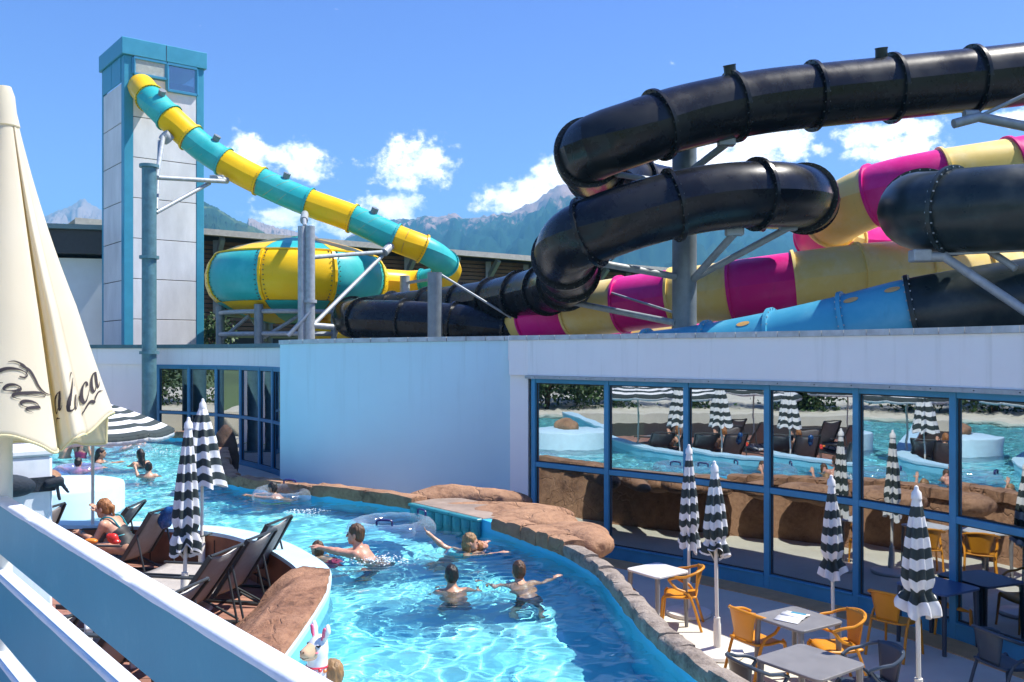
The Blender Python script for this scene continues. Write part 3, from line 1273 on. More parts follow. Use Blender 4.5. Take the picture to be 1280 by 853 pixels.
for k in range(8):
    u = (k + .5) / 8
    q = a.lerp(b, u) + n * .03
    w = (b - a).length / 8 * .47
    mb = MB()
    prof = []
    rz = math.atan2(n.y, n.x)
    pts = []
    for s in range(9):
        an = -math.pi / 2 + math.pi * s / 8
        pts.append(Vector((q.x, q.y, 0)) + n * (math.cos(an) * .07) + t * (math.sin(an) * w))
    poly = [(p.x, p.y) for p in pts]
    mb.prism(poly, .2, 1.075)
    mb.build('tile', M_TEAL_TILE, jp, smooth=True, angle=30)

# ------------------------------------------------------------------ sun deck
deck = structure(MB().build('deck', M_BROWN)) if False else None
M_PLANK = [mat("deck_plank_%d" % k, c, .7, var=.22, vscale=3, bump=.2, bscale=40, stretch=(.15, 1, 1)) for k, c in
           enumerate([(.34, .165, .115), (.31, .15, .105), (.36, .18, .125), (.325, .16, .118)])]
mb = MB()
NL = normals(PL)
dpoly = [(p.x + n.x * .3, p.y + n.y * .3) for p, n in zip(PL, NL)][::3]
dp = dpoly + [(-2.4, -2), (-19, -2)]
mb.raw([(x, y, DECK_Z - .03) for x, y in dp], [tuple(range(len(dp)))])
deck = structure(mb.build('deck', mat("deck_gap", (.02, .012, .009), .9)))
dv = [Vector((x, y, 0)) for x, y in dp]
pw = .145
yy = 2.0
row = 0
while yy < 12.6:
    yc = yy + pw / 2
    # the run of this row inside the deck outline
    hits = []
    for i in range(len(dv)):
        p, q = dv[i], dv[(i + 1) % len(dv)]
        if (p.y > yc) != (q.y > yc):
            hits.append(p.x + (q.x - p.x) * (yc - p.y) / (q.y - p.y))
    hits.sort()
    rng = random.Random(row)
    for h0, h1 in zip(hits[::2], hits[1::2]):
        x = max(h0, -13.5) + .0
        cut = rng.uniform(1.0, 3.6)
        while x < h1 - .02:
            e = min(h1 + .04, x + cut)
            mb = MB()
            mb.box(((x + e) / 2, yc, DECK_Z - .012 + rng.uniform(-.001, .001)), (e - x - .006, pw - .008, .024))
            mb.build('plank', M_PLANK[rng.randrange(4)], deck)
            x = e
            cut = 3.6
    yy += pw
    row += 1

# paved surround that closes the far end of the pool
mb = MB()
mb.prism([(-18.9, -6), (-18.9, 30.5), (-46, 30.5), (-46, -6)], -.3, 1.02)
structure(mb.build('paving', M_PATIO))

# sculpted brown rock sloping from the coping down to the deck
vs, fs = [], []
NU, NV = 64, 30
for i in range(NU):
    u = i / (NU - 1)
    y = 9.72 - 4.9 * u
    j = min(range(len(PL)), key=lambda k: abs(PL[k].y - y) + (100 if PL[k].x < -2.6 else 0))
    xo = PL[j].x - .012
    wid = .36 + min(.80, 5.5 * u)
    for k in range(NV):
        v = k / (NV - 1)
        o_ = wid * v
        x = xo - o_
        z = CURB_Z + .05 - (CURB_Z - DECK_Z + .09) * (max(0, o_ - .34) / .80) ** 1.1 * min(1, (wid - .3) / .5)
        vs.append((x, y + .1 * v, z))
A = np.array(vs)
st = vnoise(A * np.array([.6, 2.2, .4]), 2.4, 3, 5)
A[:, 2] += np.clip(st, -.6, 1) * .04 - np.clip(.09 - np.abs(vnoise(A * np.array([.5, 2.6, .5]), 1.9, 8, 3)), 0, 1) * .45
A[:, 2] = np.maximum(A[:, 2], np.where(np.tile(np.arange(NV) < NV * .42, NU), CURB_Z + .006, -9))
lowz = A[:, 2].copy()
for i in range(NU - 1):
    for k in range(NV - 1):
        fs.append((i * NV + k, i * NV + k + 1, (i + 1) * NV + k + 1, (i + 1) * NV + k))
# skirt so that the rock is solid
n0 = len(A)
ring = [i * NV for i in range(NU)]
low = A[ring].copy()
low[:, 2] = CURB_Z - .02
ring2 = [k for k in range(NV)]
low2 = A[ring2].copy()
low2[:, 2] = DECK_Z - .02
A = np.concatenate([A, low, low2])
for i in range(NU - 1):
    fs.append((ring[i], ring[i + 1], n0 + i + 1, n0 + i))
for k in range(NV - 1):
    fs.append((ring2[k], ring2[k + 1], n0 + NU + k + 1, n0 + NU + k))
mb = MB()
mb.raw(A, fs)
o = mb.build('sculpted_rock', M_ROCKB, None, smooth=True, angle=180)
tag(o, 'brown sculpted rock sloping from the pale coping down to the sun deck', 'rock')

# white drum of concrete in the pool, with a rock on top
mb = MB()
mb.lathe([(1.12, -.25), (1.12, 1.36), (1.10, 1.40), (1.03, 1.42), (.02, 1.43)], 48, (-7.62, 14.55, 0))
o = mb.build('pool_island', mat("island_paint", (.56, .78, .90), .5, var=.05), None, smooth=True)
tag(o, 'round pale blue concrete island standing in the pool behind the loungers', 'pool island')
boulder('boulder', [((-8.1, 14.6, 1.5), (.5, .3, .2)), ((-7.75, 14.5, 1.48), (.3, .24, .16))], 31, M_ROCK, 'small red brown boulder lying on the round pale pool island', 'boulder', .03, .04, 4)
# dark rock at the corner where the far pool meets the edging
g = P(281, 570, 22.5)
boulder('boulder', [((g.x, g.y, .6), (.35, .4, 1.15)), ((g.x - .25, g.y + .2, .5), (.35, .35, .9))], 41, rock_mat("dark_rock", (.10, .055, .035), (.05, .026, .017)),
        'tall dark brown boulder between the far pool and the rear windows', 'boulder', .06, .08, 1.5)

# ------------------------------------------------------------------ terrace, fence and post beside the camera
FA, FB = Vector((-1.96, 3.36, 0)), Vector((-.33, 1.465, 0))
ft = (FB - FA).normalized()
fn = Vector((-ft.y, ft.x, 0)) * -1          # towards the camera side
if fn.dot(-FA) < 0:
    fn = -fn
f0, f1 = FA - ft * 3.0, FB + ft * 2.5
mb = MB()
q = [f0 + fn * .10, f1 + fn * .10, f1 + fn * 6, f0 + fn * 6]
mb.prism([(p.x, p.y) for p in q], .0, 1.98)
structure(mb.build('terrace', mat("terrace_concrete", (.42, .40, .37), .85, var=.15, vscale=3)))


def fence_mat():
    m = bpy.data.materials.new("fence_shade_blue")  # blue shade of the white boards put into the face colour
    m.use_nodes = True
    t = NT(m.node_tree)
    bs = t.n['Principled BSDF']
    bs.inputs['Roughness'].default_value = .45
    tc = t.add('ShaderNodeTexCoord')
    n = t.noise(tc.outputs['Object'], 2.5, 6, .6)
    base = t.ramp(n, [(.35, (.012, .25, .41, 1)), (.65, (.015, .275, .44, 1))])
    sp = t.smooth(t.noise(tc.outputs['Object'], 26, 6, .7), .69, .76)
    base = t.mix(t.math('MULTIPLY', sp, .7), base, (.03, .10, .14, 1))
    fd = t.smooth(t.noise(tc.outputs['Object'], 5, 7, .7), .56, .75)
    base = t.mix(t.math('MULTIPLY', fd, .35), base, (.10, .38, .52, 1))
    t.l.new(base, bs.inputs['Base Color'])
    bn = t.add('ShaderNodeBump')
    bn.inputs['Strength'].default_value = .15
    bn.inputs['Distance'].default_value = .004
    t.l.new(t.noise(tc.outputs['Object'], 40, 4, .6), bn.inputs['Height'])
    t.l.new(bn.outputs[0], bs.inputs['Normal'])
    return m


def worn_white():
    m = bpy.data.materials.new("worn_white_paint")
    m.use_nodes = True
    t = NT(m.node_tree)
    bs = t.n['Principled BSDF']
    bs.inputs['Roughness'].default_value = .55
    tc = t.add('ShaderNodeTexCoord')
    n = t.noise(tc.outputs['Object'], 9, 8, .7)
    mp = t.add('ShaderNodeMapping')
    t.l.new(tc.outputs['Object'], mp.inputs[0])
    mp.inputs['Scale'].default_value = (14, 14, 2)
    n2 = t.noise(mp.outputs[0], 1.5, 6, .65)
    k = t.math('ADD', t.math('MULTIPLY', n, .5), t.math('MULTIPLY', n2, .5))
    t.l.new(t.ramp(k, [(.30, (.30, .22, .18, 1)), (.345, (.62, .68, .76, 1)), (.5, (.72, .76, .84, 1)), (.7, (.78, .81, .87, 1))]), bs.inputs['Base Color'])
    bn = t.add('ShaderNodeBump')
    bn.inputs['Strength'].default_value = .3
    bn.inputs['Distance'].default_value = .006
    t.l.new(k, bn.inputs['Height'])
    t.l.new(bn.outputs[0], bs.inputs['Normal'])
    return m


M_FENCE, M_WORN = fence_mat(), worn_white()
fence = empty('board_fence', (FA.x, FA.y, 1.98), 0, 'board fence, its faces coloured with blue shade, its worn top edges with sunlit white, in front of the sun deck', 'fence')
off = Vector((FA.x, FA.y, 1.98))
for (zt, hh) in ((3.05, .185), (2.775, .22), (2.465, .24), (2.17, .19)):
    mb = MB()
    p0, p1 = f0 - off, f1 - off
    zc = zt - .006 - hh / 2 - 1.98
    mb.beam((p0.x, p0.y, zc), (p1.x, p1.y, zc), .05, hh)
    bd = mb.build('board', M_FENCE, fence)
    mb = MB()
    # sunlit white of the board tops put in as a strip, a little uneven
    N = 160
    vs, fs = [], []
    for i in range(N + 1):
        q = p0.lerp(p1, i / N)
        e = .0009 * math.sin(i * .9) + random.uniform(-.0006, .0006)
        for (s, z) in ((.0285 + e, -.013 + 2 * e), (.0275 + e, -.002), (.02, .0035), (-.02, .0035), (-.0275, -.002), (-.0275, -.012)):
            qq = q + fn * s
            vs.append((qq.x, qq.y, zt - 1.98 + z))
    for i in range(N):
        for j in range(5):
            fs.append((i * 6 + j, i * 6 + j + 1, (i + 1) * 6 + j + 1, (i + 1) * 6 + j))
    mb.raw(vs, fs)
    mb.build('top_edge', M_WORN, bd, smooth=True, angle=50)
for s in (1.05,):
    q = FB + ft * s - fn * .06 - off
    mb = MB()
    mb.box((q.x, q.y, .55), (.07, .07, 1.1), math.atan2(ft.y, ft.x))
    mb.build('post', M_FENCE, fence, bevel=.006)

# white square post behind the fence
pc = Vector((-2.27, 3.98, 0))
prz = math.atan2(ft.y, ft.x)
pk = empty('square_post', (pc.x, pc.y, DECK_Z), prz, 'weathered white square post behind the board fence, under the cream parasol', 'post')
mb = MB()
mb.box((0, 0, 1.24), (.285, .285, 2.48))
mb.build('shaft', M_WORN, pk, bevel=.012)
mb = MB()
mb.box((0, 0, 2.5), (.30, .30, .036))
mb.build('cap', M_WORN, pk, bevel=.01)

# navy neck bag strapped round the post
M_NAVY = mat("navy_fabric", (.012, .022, .038), .75, var=.3, vscale=8, bump=.3, bscale=90)
nb = empty('strap_bag', (pc.x, pc.y, 3.02), prz, 'dark navy padded bag strapped round the white square post', 'bag')
mb = MB()
vs = []
for z in (-.035, .03):
    for (x, y) in ((-.152, -.152), (.152, -.152), (.152, .152), (-.152, .152)):
        vs.append((x, y, z - .01))
mb.raw(vs, [(0, 1, 5, 4), (1, 2, 6, 5), (2, 3, 7, 6), (3, 0, 4, 7)])
o = mb.build('strap', M_NAVY, nb)
sm = o.modifiers.new('thick', 'SOLIDIFY')
sm.thickness = .012
V, Fc, T = implicit([dict(c=(.19, -.06, -.0), r=(.04, .10, .052), k=.03), dict(c=(.172, -.13, .012), r=(.042, .06, .042), k=.03), dict(c=(.172, .01, -.012), r=(.034, .06, .038), k=.03)], .012)
np_mesh('pouch', V, Fc, M_NAVY, nb)
V, Fc, T = implicit([dict(a=(.158, .12, -.01), b=(.165, .165, .0), r1=.02, r2=.02, k=.015), dict(a=(.165, .165, .0), b=(.17, .20, -.055), r1=.010, r2=.008, k=.006),
                     dict(a=(.165, .15, 0), b=(.165, .165, -.085), r1=.009, r2=.008, k=.006)], .008)
np_mesh('knot', V, Fc, M_NAVY, nb)

# ------------------------------------------------------------------ slide tower
M_PANEL = mat("tower_panel", (.72, .72, .76), .55, var=.16, vscale=1.3, bump=.06, stretch=(1, 1, .35))
M_TBLUE = mat("tower_blue", (.045, .30, .46), .42, var=.1, vscale=2)
M_TGLASS = glass_mat("tower_glass", .30, (.42, .55, .55))
TW = empty('slide_tower', (0, 0, 0), 0, 'tall slide tower clad in pale panels with blue corner posts and blue top', 'tower')
d0 = 34.0
Cc = P(154.9, 440, d0)
Rr = P(255.0, 440, d0 * 1.0541)
Ll = P(127.3, 440, d0 * 1.0655)
Bk = Rr + Ll - Cc
z0 = 3.3
ztop = EYE + 393.4 / F * d0
tr_ = (Rr - Cc); tl_ = (Ll - Cc)
wr, wl = tr_.length, tl_.length
tr_.normalize(); tl_.normalize()
nr_ = Vector((tr_.y, -tr_.x, 0))          # out of the right face, towards the camera
nl_ = Vector((-tl_.y, tl_.x, 0))
if nl_.dot(Cc) > 0:
    nl_ = -nl_
band = EYE + (440 - 68) / F * d0          # underside of the top fascia
fas = ztop
pr = .42
# core
mb = MB()
ins = .08
q = [Cc - nr_ * ins - nl_ * ins, Rr - nr_ * ins + nl_ * ins, Bk + nr_ * ins + nl_ * ins, Ll + nr_ * ins - nl_ * ins]
mb.prism([(p.x, p.y) for p in q], z0, band - 1.2)
mb.build('core', M_DARK, TW)
mb = MB()
q = [Cc + (nr_ + nl_) * .1, Rr + (nr_ - nl_) * .1, Bk - (nr_ + nl_) * .1, Ll + (nl_ - nr_) * .1]
mb.prism([(p.x, p.y) for p in q], band, fas)
mb.build('top_fascia', M_TBLUE, TW, bevel=.02)
mb = MB()
qq = Cc + tr_ * (wr * .51) + nr_ * .103
mb.box((qq.x, qq.y, (band + fas) / 2), (.01, .02, fas - band - .06), math.atan2(nr_.y, nr_.x))
mb.build('joint', M_DARK, TW)
for (base, s1, s2, w) in ((Cc, tr_, tl_, .34), (Rr, -tr_, tl_, .30), (Ll, tr_, -tl_, .16), (Bk, -tr_, -tl_, .3)):
    mb = MB()
    q = [base, base + s1 * w, base + s1 * w + s2 * w, base + s2 * w]
    mb.prism([(p.x, p.y) for p in q], z0, band - .002)
    mb.build('corner_post', M_TBLUE, TW, bevel=.015)
zs = [z0, 4.9, 6.5, 8.0, 9.55, 11.05, 12.55, band - 1.02]
for k in range(7):
    for (base, s, n, w0, w1, top) in ((Cc, tr_, nr_, .345, wr - .305, band - .76), (Cc, tl_, nl_, .345, wl - .165, band - 1.02)):
        ph = (top - z0) / 7
        za, zb = z0 + ph * k, z0 + ph * (k + 1)
        mb = MB()
        p0 = base + s * w0 - n * .035
        p1 = base + s * w1 - n * .035
        mb.beam((p0.x, p0.y, (za + zb) / 2), (p1.x, p1.y, (za + zb) / 2), .03, zb - za - .03)
        mb.build('cladding_panel', M_PANEL, TW, bevel=.006)
# top windows of the right face
zw1, zw0 = band - .06, band - .74


def bar3(name, p, q, w, h, m, parent):
    mb = MB()
    mb.beam(p, q, w, h)
    return mb.build(name, m, parent, bevel=.008)


for (u0, u1, low) in ((.115, .515, 0.0), (.525, .90, .42)):
    za = zw0 + .05 - low
    p0, p1 = Cc + tr_ * (wr * u0) + nr_ * .03, Cc + tr_ * (wr * u1) + nr_ * .03
    fr = bar3('window', (p0.x, p0.y, zw1), (p1.x, p1.y, zw1), .12, .1, M_FRAME, TW)
    bar3('frame', (p0.x, p0.y, za), (p1.x, p1.y, za), .12, .1, M_FRAME, fr)
    bar3('frame', (p0.x, p0.y, za), (p0.x, p0.y, zw1), .1, .12, M_FRAME, fr)
    bar3('frame', (p1.x, p1.y, za), (p1.x, p1.y, zw1), .1, .12, M_FRAME, fr)
    mb = MB()
    mb.beam((p0.x, p0.y, (za + zw1) / 2), (p1.x, p1.y, (za + zw1) / 2), .02, zw1 - za)
    mb.build('pane', M_TGLASS if low else mat("milk_glass", (.42, .47, .46), .25, var=.15), fr)
p0, p1 = Cc + tl_ * .35, Cc + tl_ * (wl - .17)
for k in range(2):
    a_, b_ = p0.lerp(p1, k / 2 + .01), p0.lerp(p1, (k + 1) / 2 - .01)
    mb = MB()
    mb.beam((a_.x, a_.y, band - .505), (b_.x, b_.y, band - .505), .04, 1.0)
    mb.build('blue_panel', M_TBLUE, TW, bevel=.006)

# ------------------------------------------------------------------ tube slides
M_YEL = gel_mat("yellow_gelcoat", (.92, .54, .002), (.92, .58, .012), .36, .0, .22)
M_TEAL = gel_mat("teal_gelcoat", (.03, .42, .42), (.06, .48, .48), .36, .0, .3)
M_BLACK = gel_mat("black_gelcoat", (.007, .008, .011), (.018, .020, .022), .27, .0, .3)
M_BLACK2 = gel_mat("weathered_black_gelcoat", (.014, .024, .028), (.05, .06, .058), .32, .0, .5)
M_MAG = gel_mat("magenta_gelcoat", (.76, .014, .25), (.80, .05, .32), .36, .0, .25)
M_CREAM = gel_mat("cream_yellow_gelcoat", (.88, .66, .20), (.90, .74, .36), .38, .0, .25)
M_BLUE = gel_mat("blue_gelcoat", (.055, .33, .50), (.10, .40, .56), .38, .0, .3)
M_BOLT = mat("bolt_steel", (.10, .10, .09), .4, metal=.6)


def frames(path):
    out = []
    prev = None
    for i, p in enumerate(path):
        t = (path[min(len(path) - 1, i + 1)] - path[max(0, i - 1)]).normalized()
        s = t.cross(Vector((0, 0, 1))).normalized()
        out.append((p, t, s, s.cross(t)))
    return out


def tube_slide(root, pts, r, seglen, colours, n=28, flange=.055, bolts=0, step=.22, first=None, flmat=None, seam=.02, breaks=None):
    path = catmull(pts, step)
    fr = frames(path)
    per = max(2, int(round(seglen / step)))
    cuts = list(range(0, len(path) - 1, per))
    if breaks:
        cuts = [min(range(len(path)), key=lambda i: abs(path[i].x / path[i].y * F + CX - bx) + 0.15 * abs(EYE - path[i].z - (by - CY) * path[i].y / F) * F / path[i].y) for bx, by in breaks]
        cuts = [0] + sorted(set(c for c in cuts if c > 1))
    if len(path) - 1 - cuts[-1] < per * .4 and len(cuts) > 1:
        cuts = cuts[:-1]
    ends = cuts[1:] + [len(path) - 1]
    for k, (a, b) in enumerate(zip(cuts, ends)):
        m = colours[k % len(colours)] if not callable(colours) else colours(k)
        vs, fs = [], []
        for i in range(a, b + 1):
            p, t, s, q = fr[i]
            for j in range(n):
                an = 2 * math.pi * j / n
                rr = r + (seam if j in (0, n // 2) else 0)
                vs.append(p + s * (math.cos(an) * rr) + q * (math.sin(an) * rr))
        for i in range(b - a):
            for j in range(n):
                j1 = (j + 1) % n
                fs.append((i * n + j, i * n + j1, (i + 1) * n + j1, (i + 1) * n + j))
        mb = MB()
        mb.raw(vs, fs)
        mb.build('tube_segment', m, root, smooth=True, angle=22)
    for k, c in enumerate(cuts[1:] + [len(path) - 1]):
        p, t, s, q = fr[c]
        fm = flmat(k) if callable(flmat) else (flmat or (colours[k % len(colours)] if not callable(colours) else colours(k)))
        mb = MB()
        n2 = 36
        vs, fs = [], []
        hw = .035
        prof = [(r - .02, -hw), (r + flange, -hw), (r + flange, hw), (r - .02, hw)]
        for j in range(n2):
            an = 2 * math.pi * j / n2
            e = s * math.cos(an) + q * math.sin(an)
            for (rr, x) in prof:
                vs.append(p + e * rr + t * x)
        for j in range(n2):
            j1 = (j + 1) % n2
            for i in range(4):
                i1 = (i + 1) % 4
                fs.append((j * 4 + i, j1 * 4 + i, j1 * 4 + i1, j * 4 + i1))
        mb.raw(vs, fs)
        fo = mb.build('flange', fm, root, smooth=True, angle=30)
        if bolts:
            mb = MB()
            for j in range(bolts):
                an = 2 * math.pi * (j + .5) / bolts
                e = s * math.cos(an) + q * math.sin(an)
                for sg in (-1, 1):
                    mb.beam(p + e * (r + flange * .62) + t * (sg * (hw - .005)), p + e * (r + flange * .62) + t * (sg * (hw + .022)), .022, .022)
            mb.build('bolts', M_BOLT, fo)['kind'] = 'stuff'
    return path, fr


def lamp_stub(root, fr, i, r, ang, m, size=.13):
    p, t, s, q = fr[min(i, len(fr) - 1)]
    e = s * math.cos(ang) + q * math.sin(ang)
    mb = MB()
    mb.tube([p + e * (r - .03), p + e * (r + size * 1.3)], size, 14)
    mb.tube([p + e * (r + size * 1.3), p + e * (r + size * 1.5)], size * 1.08, 14)
    mb.build('light_dome', m, root, smooth=True, angle=40)


# yellow and teal body slide
S1 = empty('tube_slide', (0, 0, 0), 0, 'yellow and teal tube slide running from the tower down to the bowl', 'water slide')
D1 = 33.0
start = Cc + tr_ * (wr * .30)
pts1 = [P(176, 108, 34.9), P(180, 113, 34.0), P(192, 128, 33.3), P(211, 147, 33), P(238, 172, 33), P(262, 191, 33), P(300, 214, 33), P(345, 236, 33), P(390, 255, 33), P(440, 273, 33), P(495, 298, 33.0),
        P(530, 312, 33.1), P(552, 326, 33.7), P(560, 340, 35.0), P(545, 350, 36.4), P(515, 354, 36.8), P(478, 352, 36.2)]
path1, fr1 = tube_slide(S1, pts1, .52, 2.0, [M_YEL, M_TEAL], flange=.06, bolts=30, breaks=[(188, 120), (213, 148), (239, 173), (280, 202), (328, 228), (387, 253), (440, 272), (494, 297), (530, 312), (556, 330), (556, 345), (530, 352)])
# orange swirl lines on teal tubes
M_SWIRL = mat("orange_paint", (.70, .40, .10), .4)
teal_rng = [(188, 213), (239, 280), (328, 387), (440, 494), (530, 556)]
for (xa, xb) in teal_rng:
    ia = min(range(len(path1) * 2 // 3), key=lambda i: abs(path1[i].x / path1[i].y * F + CX - xa))
    ib = min(range(len(path1) * 2 // 3), key=lambda i: abs(path1[i].x / path1[i].y * F + CX - xb))
    for (off, sp) in ((.12, 1.0), (.42, 1.0), (.7, .9)):
        cen = []
        for j in range(16):
            u = j / 15
            x = ia + (ib - ia) * min(.97, max(.03, off - .22 + .45 * u * sp))
            k = int(x)
            p, t, s, q = fr1[k]
            p2 = fr1[min(len(fr1) - 1, k + 1)][0]
            pp_ = p.lerp(p2, x - k)
            an = R(-62 + 150 * u)
            e = s * math.cos(an) + q * math.sin(an)
            cen.append((pp_, t, e, s, q, an))
        vs, fs = [], []
        for (pp_, t, e, s, q, an) in cen:
            dn = (q * math.cos(an) - s * math.sin(an))
            for sg in (-1, 1):
                vs.append(pp_ + e * .527 + dn * (sg * .026) + t * (sg * .012))
        for j in range(len(cen) - 1):
            fs.append((2 * j, 2 * j + 1, 2 * j + 3, 2 * j + 2))
        mb = MB()
        mb.raw(vs, fs)
        mb.build('swirl_line', M_SWIRL, S1)
for xx in (197, 259, 351, 461):
    i = min(range(len(path1) * 2 // 3), key=lambda i: abs(path1[i].x / path1[i].y * F + CX - xx))
    lamp_stub(S1, fr1, i, .52, R(75), mat("grey_dome", (.22, .25, .26), .4, metal=.3), .13)

# bowl
BW = empty('bowl_slide', (0, 0, 0), 0, 'round yellow and teal bowl of a water slide on steel supports', 'water slide')
bc = P(373.5, 440, 34.2)
bc.z = 0
Rb = 3.42
prof_roof = [(.25, 8.02), (1.2, 7.88), (2.4, 7.55), (3.05, 7.28)]
prof_body = [(3.05, 7.24), (3.18, 7.18), (3.36, 6.9), (3.46, 6.5), (3.44, 6.1), (3.30, 5.72), (3.08, 5.48), (2.98, 5.45)]
prof_low = [(3.0, 5.44), (2.5, 5.15), (1.9, 4.9), (1.2, 4.72), (.9, 4.68)]
for k in range(8):
    a0 = R(-90 + 13 - 22.5 + 45 * k)
    a1 = a0 + R(45)
    g = .004
    mb = MB(); mb.lathe(prof_body, 12, bc, None, a0 + g, a1 - g)
    mb.build('wall_panel', M_YEL if k % 2 == 0 else M_TEAL, BW, smooth=True, angle=60)
    mb = MB(); mb.lathe(prof_roof, 2, bc, None, a0 + g, a1 - g)
    mb.build('roof_panel', M_TEAL if k % 2 == 0 else M_YEL, BW, smooth=False)
    mb = MB(); mb.lathe(prof_low, 6, bc, None, a0 + g, a1 - g)
    mb.build('floor_panel', M_TEAL if k % 2 == 0 else M_YEL, BW, smooth=True)
    # bolted rib between two panels
    pts = [bc + Vector((math.cos(a0) * (rr + .04), math.sin(a0) * (rr + .04), z)) for rr, z in prof_body]
    mb = MB()
    tdir = Vector((-math.sin(a0), math.cos(a0), 0))
    for p, q in zip(pts, pts[1:]):
        mb.beam(p, q, .10, .05, up=tuple(tdir.cross((q - p).normalized())))
    for u in range(16):
        i = u / 16 * (len(pts) - 1.001)
        q = pts[int(i)].lerp(pts[int(i) + 1], i % 1)
        for sg in (-.16, .16):
            mb.box(q + tdir * sg + Vector((math.cos(a0), math.sin(a0), 0)) * -.01, (.035, .035, .035), a0, M_BOLT)
    mb.mats = [M_YEL, M_BOLT] if M_BOLT in mb.mats else [M_YEL]
    mb.m = [1 if True and i >= (len(pts) - 1) * 6 else 0 for i in range(len(mb.f))]
    mb.build('rib', None, BW)
mb = MB(); mb.lathe([(3.02, 7.2), (3.12, 7.23), (3.12, 7.29), (3.0, 7.31)], 48, bc)
mb.build('roof_rim', M_YEL, BW, smooth=True)
mb = MB(); mb.lathe([(.02, 8.1), (.28, 8.06), (.3, 7.98)], 20, bc)
mb.build('roof_cap', M_TEAL, BW, smooth=True)
# exit chute under the bowl
ex = empty('x') if False else None
pth = catmull([bc + Vector((.6, -.4, 4.5)), bc + Vector((1.6, -1.6, 4.2)), bc + Vector((2.9, -2.2, 3.95))], .2)
mb = MB()
mb.tube(pth, .5, 20, None, caps=False)
mb.build('exit_tube', M_YEL, BW, smooth=True)
# steel under the bowl
for an in (20, 75, 130, 200, 255, 310):
    q = bc + Vector((math.cos(R(an)) * 2.9, math.sin(R(an)) * 2.9, 0))
    mb = MB()
    mb.tube([(q.x, q.y, 3.45), (q.x, q.y, 5.3)], .16, 14)
    mb.build('support_leg', M_STEELD, BW, smooth=True)
    q2 = bc + Vector((math.cos(R(an + 30)) * 2.2, math.sin(R(an + 30)) * 2.2, 0))
    mb = MB()
    mb.tube([(q.x, q.y, 4.0), (q2.x, q2.y, 4.95)], .07, 8)
    mb.build('brace', M_STEEL, BW, smooth=True)
for z, rr in ((5.05, 2.9), (4.25, 2.9)):
    mb = MB()
    mb.tube([bc + Vector((math.cos(R(a)) * rr, math.sin(R(a)) * rr, z)) for a in range(0, 360, 12)], .085, 8, None, closed=True)
    mb.build('ring_beam', M_STEEL, BW, smooth=True)

# black spiral slide
S2 = empty('tube_slide', (0, 0, 0), 0, 'black tube slide winding high over the roof round the grey column', 'water slide')
pts2 = [P(1480, 62, 19.6), P(1380, 78, 19.2), P(1280, 93, 18.9), P(1150, 107, 18.8), P(1050, 117, 18.7), P(950, 128, 18.5), P(860, 146, 18.2), P(790, 168, 17.9), P(742, 186, 18.1), P(734, 203, 19.3),
        P(765, 224, 20.8), P(830, 242, 21.8), P(920, 250, 22.2), P(985, 254, 21.6), P(1010, 253, 20.2), P(998, 246, 18.6), P(950, 243, 17.8), P(880, 249, 17.6), P(810, 265, 17.5), P(750, 285, 17.5),
        P(715, 303, 18.0), P(706, 324, 19.4), P(712, 344, 21.3), P(700, 357, 23.2), P(665, 366, 25.4), P(610, 377, 27.8), P(550, 384, 29.8), P(490, 390, 31.3), P(452, 395, 31.3), P(440, 398, 30.2),
        P(462, 400, 29.0), P(510, 402, 28.3), P(570, 406, 27.7), P(640, 413, 27.2), P(720, 424, 26.5)]
path2, fr2 = tube_slide(S2, pts2, .66, 1.75, [M_BLACK], flange=.085, n=30, bolts=22)
for xx in (912, 1103):
    i = min(range(len(path2) // 4), key=lambda i: abs(path2[i].x / path2[i].y * F + CX - xx))
    lamp_stub(S2, fr2, i, .66, R(102), M_BLACK2, .125)

# black and blue slide at the right
S3 = empty('tube_slide', (0, 0, 0), 0, 'weathered black tube slide that turns light blue with orange dots above the parapet', 'water slide')
pts3 = [P(1560, 236, 13.4), P(1400, 252, 13.6), P(1300, 258, 13.9), P(1220, 262, 14.3), P(1165, 265, 15.0), P(1148, 262, 16.2), P(1180, 258, 17.6), P(1280, 255, 18.4), P(1420, 275, 18.3), P(1500, 315, 17.0),
        P(1460, 345, 15.2), P(1370, 362, 14.7), P(1280, 374, 14.8), P(1145, 395, 15.5), P(1050, 417, 16.1), P(950, 437, 16.9), P(850, 452, 17.8), P(740, 462, 18.8)]
tmp = catmull(pts3, .22)
ib = min(range(len(tmp) // 2, len(tmp)), key=lambda i: abs(tmp[i].x / tmp[i].y * F + CX - 1144))
brk = [int(ib * u) for u in (.1, .2, .3, .38, .46, .55, .64, .73, .82, .91)]


def col3(k):
    return M_BLACK2 if k < 11 else M_BLUE


bl = [(tmp[i].x / tmp[i].y * F + CX, CY - (tmp[i].z - EYE) / tmp[i].y * F) for i in brk]


